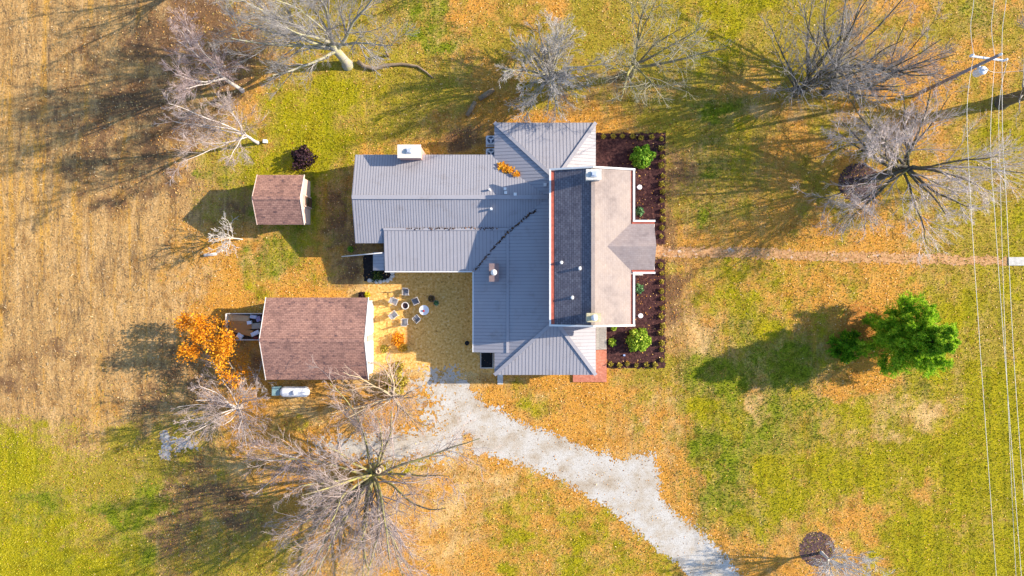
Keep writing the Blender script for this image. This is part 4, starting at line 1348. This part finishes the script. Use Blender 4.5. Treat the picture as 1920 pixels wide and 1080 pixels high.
shrub('small yellow green shrub in the mulch bed next to the wooden steps', 1148, 642, .4, .5, 55, LIMEL, 260, .10)
shrub('tiny lime shrub in the mulch bed under the centre roof corner', 1151, 615, .3, .4, 56, LIMEL, 180, .09)
shrub('dark purple leaved bush on the grass above the small shed', 566, 296, 1.15, 1.3, 57, PURPL, 700, .18, lobes=5, open_=.3)
shrub('green yellow bush behind the trunk at the garage corner', 738, 716, 1.2, 1.2, 58, OLIVEL, 900, .15)
shrub('yellow potted mum at the northeast garage corner', 688, 553, .3, .4, 59, leaf_mat('yellow_petals', [(0, (.5, .42, .01)), (1, (.8, .72, .03))]), 300, .08, name='mum_plant', cat='plant')
shrub('dark potted plant beside the yellow mum at the garage corner', 678, 553, .32, .4, 60, PURPL, 260, .09, name='mum_plant', cat='plant')
shrub('golden orange shrub in the straw covered yard by the garage', 746, 636, .7, .9, 61, ORANGE, 330, .13, open_=.2)
shrub('little golden shrub just below the orange one in the yard', 755, 652, .45, .5, 62, leaf_mat('golden_leaves', [(0, (.5, .26, .01)), (1, (.8, .55, .08))]), 220, .11)
shrub('low olive tuft in the yard near the garage front', 720, 654, .4, .3, 63, OLIVEL, 200, .10)
shrub('low green tuft at the edge of the gravel by the garage', 747, 687, .5, .4, 64, OLIVEL, 260, .10)
shrub('green plant at the back wall beside the west porch', 657, 467, .3, .4, 65, GREENL, 150, .10)
shrub('dark green weeds in the soil bed by the door canopy', 707, 518, .6, .3, 66, leaf_mat('dark_green_leaves', [(0, (.02, .04, .01)), (.7, (.07, .12, .02)), (1, (.3, .36, .08))]), 200, .12, open_=.2, name='weed_clump', cat='plant')
# the edging row: one clipped tuft, many copies
edge = []
for k in range(12): edge.append((1241, 262 + k * 16.5))
for k in range(12): edge.append((1241, 497 + k * 16.0))
for k in range(6): edge.append((1133 + k * 17.5, 257))
for k in range(6): edge.append((1146 + k * 16, 683))
lab_e = 'small olive tuft in the clipped row edging the mulch bed'
proto = shrub(lab_e, 1241, 262, .26, .34, 71, OLIVEL, 130, .09, 'edging tufts round the mulch bed', 'edging_plant', cat='plant')
proto.location = (0, 0, 0)
rr_ = random.Random(4)
for i, (px, py) in enumerate(edge):
    o = proto if i == 0 else copy_tree(proto)
    q = P(px + rr_.uniform(-2, 2), py + rr_.uniform(-2, 2), .1)
    o.location = (q.x, q.y, .012)
    o.rotation_euler = (0, 0, rr_.uniform(0, 6.28))
    s = rr_.uniform(.8, 1.2)
    o.scale = (s, s, s)

# potted plants by the white table
TERRA = mottled('terracotta', two((.34, .20, .12), .15), 4, .8)
def pot(label, px, py, r, h, seed, leafm, potm):
    q = P(px, py, h)
    root = thing('potted_plant', label, 'potted plant', (q.x, q.y, .01))
    b = MB(); b.lathe((q.x, q.y, .01), [(r * .65, 0), (r, h * .92), (r * 1.08, h * .93), (r * 1.08, h), (r * .9, h), (r * .88, h - .06), (.02, h - .07)], 20)
    b.build('pot', potm, root, True)
    rng = np.random.RandomState(seed)
    n = 160
    d = rand_unit(rng, n); d[:, 2] = np.abs(d[:, 2])
    C = np.array([q.x, q.y, h]) + d * np.array([r, r, .25]) * rng.uniform(.3, 1, (n, 1))
    leaf_obj('foliage', rng, C, .09, leafm, rng.rand(n), root)
pot('brown pot with dry plants northeast of the white table', 809, 560, .3, .42, 81, leaf_mat('dry_leaves', [(0, (.08, .05, .02)), (1, (.25, .17, .07))]), TERRA)
pot('pot with blue green plant right of the brown pot', 818, 568, .24, .34, 82, BLUEL, mottled('tan_pot', two((.55, .40, .26), .1), 4))
b = MB(); q = P(876, 643); b.lathe((q.x, q.y, .01), [(.1, 0), (.2, .1), (.2, .3), (.16, .36), (.13, .3), (.02, .28)], 16)
tag(b.build('bucket', BLACK, None, True), 'small black bucket standing on the yard near the west eave', 'bucket')
# garden ornaments in the bed
for px, py, lab in ((1199, 351, 'white garden ornament in the northern mulch bed'), (1201, 592, 'white garden ornament in the southern mulch bed')):
    q = P(px, py, .5)
    g = thing('garden_ornament', lab, 'ornament', (q.x, q.y, 0.01))
    b = MB(); b.lathe((q.x, q.y, .01), [(.14, 0), (.12, .05), (.05, .1), (.045, .42), (.06, .45)], 12); b.build('pedestal', PLAS, g, True)
    b = MB(); b.lathe((q.x, q.y, .45), [(.06, 0), (.2, .06), (.22, .1), (.17, .08), (.02, .06)], 16); b.build('bowl', PLAS, g, True)
    b = MB(); b.bar((q.x - .3, q.y + .06, .2), (q.x - .05, q.y, .5), .03, .03); b.build('hook', PLAS, g)
b = MB(); q = P(1170, 666); b.box((q.x, q.y, .06), (.18, .14, .1)); b.box((q.x, q.y, .12), (.12, .1, .03)); tag(b.build('plant_tag', mottled('sky_blue', two((.35, .5, .85), .1), 3)), 'small pale blue marker in the south mulch bed', 'marker')

# edging stones of the soil bed
rr_ = random.Random(9)
for k, (px, py) in enumerate(((733, 507), (736, 512), (736, 518), (733, 523), (727, 526), (720, 527), (713, 528), (706, 528), (699, 527), (693, 526))):
    q = P(px, py)
    b = MB(); s = rr_.uniform(.16, .24)
    b.lathe((0, 0, 0), [(s * .9, 0), (s, s * .4), (s * .75, s * .8), (s * .2, s * .9)], 8)
    o = b.build('edging_stone', STONE, None, True); o.location = (q.x, q.y, 0); o.scale = (1, rr_.uniform(.7, 1.1), .8); o.rotation_euler = (0, 0, rr_.uniform(0, 6))
    tag(o, 'pale rounded stone in the curved edge of the soil bed', 'stone', 'stones edging the soil bed')

# white pole leaning on the canopy
b = MB(); a, c = P(641, 481, .06), P(717, 474, 2.62)
b.tube([a, c], .05, 10); tag(b.build('white_pole', WHITE, None, True), 'long thin white pole leaning on the blue door canopy', 'pole')

# fallen wood
def log(label, pts, r, mat, name='fallen_log', cat='log', n=9):
    b = MB(); b.tube(pts, r, n); tag(b.build(name, mat, None, True), label, cat)
LOGM = bark('dry_log', (.26, .19, .12))
q0, q1 = P(899, 187), P(926, 169)
log('thick dead log lying on the grass north of the wing, upper piece', [q0 + Vector((0, 0, .2)), (q0 + q1) / 2 + Vector((0, 0, .22)), q1 + Vector((0, 0, .2))], [.22, .24, .2], LOGM)
q0, q1 = P(876, 218), P(891, 192)
log('thick dead log lying on the grass north of the wing, lower piece', [q0 + Vector((0, 0, .17)), (q0 + q1) / 2 + Vector((.03, 0, .2)), q1 + Vector((0, 0, .18))], [.19, .21, .2], LOGM)
q0, q1 = P(384, 479), P(407, 476)
log('short white birch log lying in the stubble by the sapling', [q0 + Vector((0, 0, .1)), q1 + Vector((0, 0, .12))], [.12, .14], W_PALE)
pts = [P(672, 117), P(684, 126), P(705, 130), P(725, 123), P(755, 121), P(783, 125), P(800, 136), P(812, 147)]
rs = [.2, .19, .17, .15, .13, .11, .08, .05]
log('long curved fallen limb on the grass below the old grey tree', [p + Vector((0, 0, r)) for p, r in zip(pts, rs)], rs, LOGM, 'fallen_limb', 'branch')
q0, q1 = P(728, 105), P(724, 94)
log('short upright stump near the long fallen limb', [q0, q0 + Vector((-.05, .1, .8))], [.12, .1], LOGM, 'stump', 'stump')
b = MB(); q = P(499, 266); b.box((q.x, q.y, .15), (.3, .25, .3)); b.box((q.x, q.y, .32), (.34, .29, .05)); tag(b.build('bird_feeder', PLAS), 'tiny white box beside the white barked tree', 'box')

# ------------------------------------------------------------------ power pole and wires
POLEH = 10.6
top = P(1874, 103, POLEH)
base = Vector((top.x, top.y, 0))
pole = thing('utility_pole', 'wooden power pole with white crossarm and transformer at the right', 'utility pole', base)
POLEW = mottled('pole_wood', two((.30, .24, .23), .2), 3, .9, .3, .02, stretch=(4, 4, .5))
b = MB(); b.tube([(top.x, top.y, -.2), (top.x, top.y, POLEH)], [.17, .11], 14); b.build('shaft', POLEW, pole, True)
GALV = mottled('pale_galvanised', two((.70, .72, .76), .08), 4, .5)
ca, cb_ = P(1806, 113, 9.6), P(1872, 122, 9.6)
mid = Vector((top.x, top.y, 9.6))
dd = (cb_ - ca).normalized() * 1.5
sh = P(1838, 117, 9.4)
arm_c = Vector((top.x - .05, top.y + .16, 9.4))
dd = Vector((1.32, -.18, 0))
b = MB(); b.bar(arm_c - dd, arm_c + dd, .13, .12); arm = b.build('crossarm', GALV, pole)
ins = {}
for nm, off in (('l', -1), ('m', .25), ('r', 1)):
    q = arm_c + dd * off * .96
    b = MB(); b.lathe((q.x, q.y, 9.46), [(.05, 0), (.09, .06), (.05, .1), (.1, .16), (.05, .22), (.07, .28), (.02, .3)], 12)
    b.build('insulator', PLAS, arm, True); ins[nm] = Vector((q.x, q.y, 9.76))
b = MB(); b.lathe((top.x, top.y, POLEH), [(.1, 0), (.07, .1), (.11, .16), (.05, .26)], 12); b.build('insulator', PLAS, pole, True)
tq = Vector((top.x + .12, top.y - .52, 7.9))
b = MB(); b.lathe(tq, [(.27, 0), (.3, .06), (.3, .75), (.33, .78), (.3, .86), (.1, .92)], 20); tf = b.build('transformer', GALV, pole, True)
for a in (-.12, .12):
    b = MB(); b.lathe((tq.x + a, tq.y, 8.8), [(.04, 0), (.07, .08), (.04, .14), (.06, .2), (.02, .24)], 10); b.build('bushing', PLAS, tf, True)
b = MB(); b.bar((tq.x, tq.y + .28, 8.3), (top.x, top.y + .05, 8.3), .12, .3); b.build('bracket', GALV, pole)
WIRE = mottled('aluminium_wire', two((.72, .68, .60), .06), 3, .5)
def wire(label, start, pts, r=.017):
    b = MB()
    seq = [Vector(start)] + [P(px, py, z) for px, py, z in pts]
    out = []
    for i in range(len(seq) - 1):
        for t in range(4):
            f = t / 4
            p0 = seq[max(i - 1, 0)]; p1 = seq[i]; p2 = seq[i + 1]; p3 = seq[min(i + 2, len(seq) - 1)]
            out.append(.5 * ((2 * p1) + (p2 - p0) * f + (2 * p0 - 5 * p1 + 4 * p2 - p3) * f * f + (3 * p1 - p0 - 3 * p2 + p3) * f ** 3))
    out.append(seq[-1])
    b.tube(out, r, 5, False)
    tag(b.build('power_line', WIRE, None, True), label, 'power line', 'overhead power lines')
topv = Vector((top.x, top.y, POLEH + .25))
wire('power line from the left insulator down along the lawn, leftmost of the lines', ins['l'], [(1813, 205, 9.5), (1820, 380, 9.3), (1834, 600, 9.1), (1843, 730, 9.0), (1868, 1080, 9.0), (1895, 1400, 9.2)])
wire('power line from the left insulator up to the top edge', ins['l'], [(1820, 50, 9.6), (1828, -20, 9.5), (1850, -300, 9.3)])
wire('power line from the middle insulator down along the lawn', ins['m'], [(1857, 260, 9.5), (1865, 400, 9.4), (1876, 560, 9.2), (1888, 720, 9.1), (1915, 1080, 9.1), (1940, 1400, 9.2)])
wire('power line from the middle insulator up to the top edge', ins['m'], [(1859, 50, 9.6), (1866, -20, 9.5), (1890, -300, 9.3)])
wire('power line from the pole tip down along the right edge, rightmost of the lines', topv, [(1880, 260, 10.6), (1887, 380, 10.5), (1895, 560, 10.3), (1904, 720, 10.2), (1922, 960, 10.1), (1960, 1400, 10.2)])
wire('power line from the pole tip up to the top edge', topv, [(1880, 50, 10.7), (1889, -20, 10.6), (1920, -300, 10.3)])
wire('faint power line from the right insulator down beside the rightmost line', ins['r'], [(1873, 200, 9.5), (1876, 360, 9.3), (1882, 560, 9.1), (1890, 760, 9.0), (1905, 1080, 9.0), (1925, 1400, 9.1)], .014)
wire('short service line from the transformer to the right edge', tq + Vector((.3, 0, .9)), [(1870, 136, 8.6), (1930, 132, 8.4), (2100, 125, 8.0)], .016)

# ------------------------------------------------------------------ loose cover: fallen leaves, grass, stubble (uncountable)
rng = np.random.RandomState(77)
CI = {c: i for i, c in enumerate(CLS)}
def solid(px, py):
    """true where buildings stand or gravel/beds lie"""
    m = np.zeros(px.shape, bool)
    X, Y = (px - 960) * H / F, (540 - py) * H / F
    for x0, y0, x1, y1 in ((-13.1, 1.5, 1, 11.3), (-1.3, -7.3, 9.8, 14), (-3.2, -5.4, 0, 6), (-21, -7.7, -12.4, -.9), (-21.8, 5.6, -17.8, 9.6), (-25.1, -4.7, -21, -2.2)):
        m |= (X > x0) & (X < x1) & (Y > y0) & (Y < y1)
    return m
def scatter(n, keepf):
    px = rng.uniform(-60, 1980, n); py = rng.uniform(-60, 1140, n)
    W = cover(px, py)
    k = (rng.rand(n) < keepf(px, py, W)) & ~solid(px, py)
    return px[k], py[k], W[k]
# leaves
px, py, W = scatter(150000, lambda a, b, w: w[:, CI['o']] * .85 + w[:, CI['b']] * .5 + w[:, CI['d']] * .25 + w[:, CI['p']] * .12 + .06 * w[:, CI['y']])
dm = drive_mask(px, py) > 0
k = (~dm | (rng.rand(len(px)) < .17)) & ((bed_mask(px, py) < 0) | (rng.rand(len(px)) < .3))
px, py = px[k], py[k]
C = np.stack([(px - 960) * H / F, (540 - py) * H / F, rng.uniform(.02, .05, len(px))], 1)
LEAF = leaf_mat('fallen_leaves', [(0, (.20, .075, .02)), (.25, (.44, .18, .03)), (.6, (.62, .32, .07)), (.9, (.72, .46, .17)), (1, (.80, .60, .32))], trans=0)
tag(leaf_obj('fallen_leaves', rng, C, .08, LEAF, rng.rand(len(C)), None, .7, 1.2), kind='stuff')
# leaves in the roof valley and dark debris
def on_roof(cx, cy, n, sx, sy, z):
    q = P(cx, cy, z)
    return np.stack([q.x + rng.normal(0, sx, n), q.y + rng.normal(0, sy, n), np.full(n, z) + rng.uniform(.0, .06, n)], 1)
C = np.concatenate([on_roof(941, 312, 130, .18, .16, 3.02), on_roof(949, 317, 170, .24, .16, 3.14), on_roof(955, 319, 90, .16, .10, 3.22), on_roof(968, 327, 150, .14, .10, 3.38)])
tag(leaf_obj('roof_leaves', rng, C, .12, ORANGE, rng.rand(len(C)), None, .7, 1.5), kind='stuff')
a0, a1 = P(893, 503, 2.62), P(1025, 388, 3.78)
def cz(x, y):
    return max(2.42 + (x + 3.29) / 2.92 * (zc + .03 - 2.42), BE + (x - BX0) / 5.12 * (BZ - BE)) if x < -.37 else BE + (x - BX0) / 5.12 * (BZ - BE)
L_ = []
for k in range(230):
    f = rng.rand() ** 1.2 * .85
    pxv = 890 + 138 * f
    p = P(pxv, np.interp(pxv, [890, 921, 952, 993, 1028], [507, 469, 436, 401, 381]), 2.62 + 1.16 * f)
    x, y = p.x + rng.normal(0, .05), p.y + rng.normal(0, .05)
    L_.append((x, y, cz(x, y) + rng.uniform(.04, .09)))
for k in range(80):
    x = rng.uniform(-9, -1.2)
    L_.append((x, 4.98 + rng.normal(0, .05) + .06, 3.10))
C = np.array(L_)
tag(leaf_obj('roof_debris', rng, C, .10, leaf_mat('dark_debris', [(0, (.03, .018, .015)), (.8, (.10, .05, .03)), (1, (.4, .2, .08))], trans=0), rng.rand(len(C)), None, .7, 1.2), kind='stuff')
# grass tufts: short blades
px, py, W = scatter(480000, lambda a, b, w: w[:, CI['y']] * .8 + w[:, CI['g']] * .95 + w[:, CI['d']] * .45 + w[:, CI['o']] * .12)
bad = (drive_mask(px, py) > -2) | (bed_mask(px, py) > 0) | (patio_mask(px, py) > 0)
px, py, W = px[~bad], py[~bad], W[~bad]
n = len(px)
C = np.stack([(px - 960) * H / F, (540 - py) * H / F, np.zeros(n)], 1)
th = rng.uniform(0, 6.283, n)
s = np.stack([np.cos(th), np.sin(th), np.zeros(n)], 1) * rng.uniform(.025, .055, n)[:, None]
tip = C + np.stack([rng.normal(0, .05, n), rng.normal(0, .05, n), rng.uniform(.05, .13, n)], 1)
Vt = np.stack([C - s, C + s, tip], 1).reshape(-1, 3)
me = np_mesh('grass', Vt, np.arange(n * 3).reshape(n, 3), 3)
gq = W[:, CI['g']] / (W[:, CI['g']] + W[:, CI['y']] + .6 * W[:, CI['d']] + .01)
tone_attr(me, np.clip(.92 - gq + rng.normal(0, .15, n), 0, 1))
GRASS = leaf_mat('grass_blades', [(0, (.105, .15, .008)), (.3, (.23, .255, .012)), (.65, (.38, .35, .01)), (1, (.52, .46, .05))], trans=.3)
tag(link_mesh('grass', me, GRASS), kind='stuff')
# stubble straws in the field
px, py, W = scatter(70000, lambda a, b, w: w[:, CI['t']] * .9 + w[:, CI['b']] * .3)
k = px < 520
px, py = px[k], py[k]
n = len(px)
C = np.stack([(px - 960) * H / F, (540 - py) * H / F, rng.uniform(.03, .10, n)], 1)
th = math.pi / 2 + rng.normal(0, .7, n)
U = np.stack([np.cos(th), np.sin(th), rng.normal(0, .3, n)], 1) * rng.uniform(.04, .13, n)[:, None]
S_ = np.stack([-np.sin(th), np.cos(th), np.zeros(n)], 1) * rng.uniform(.012, .03, n)[:, None]
vv, ff = quads(C, U, S_)
me = np_mesh('stubble', vv, ff, 4)
tone_attr(me, rng.rand(n))
tag(link_mesh('stubble', me, leaf_mat('straw', [(0, (.16, .10, .05)), (.4, (.42, .27, .10)), (.85, (.58, .37, .15)), (1, (.68, .52, .30))], trans=0)), kind='stuff')
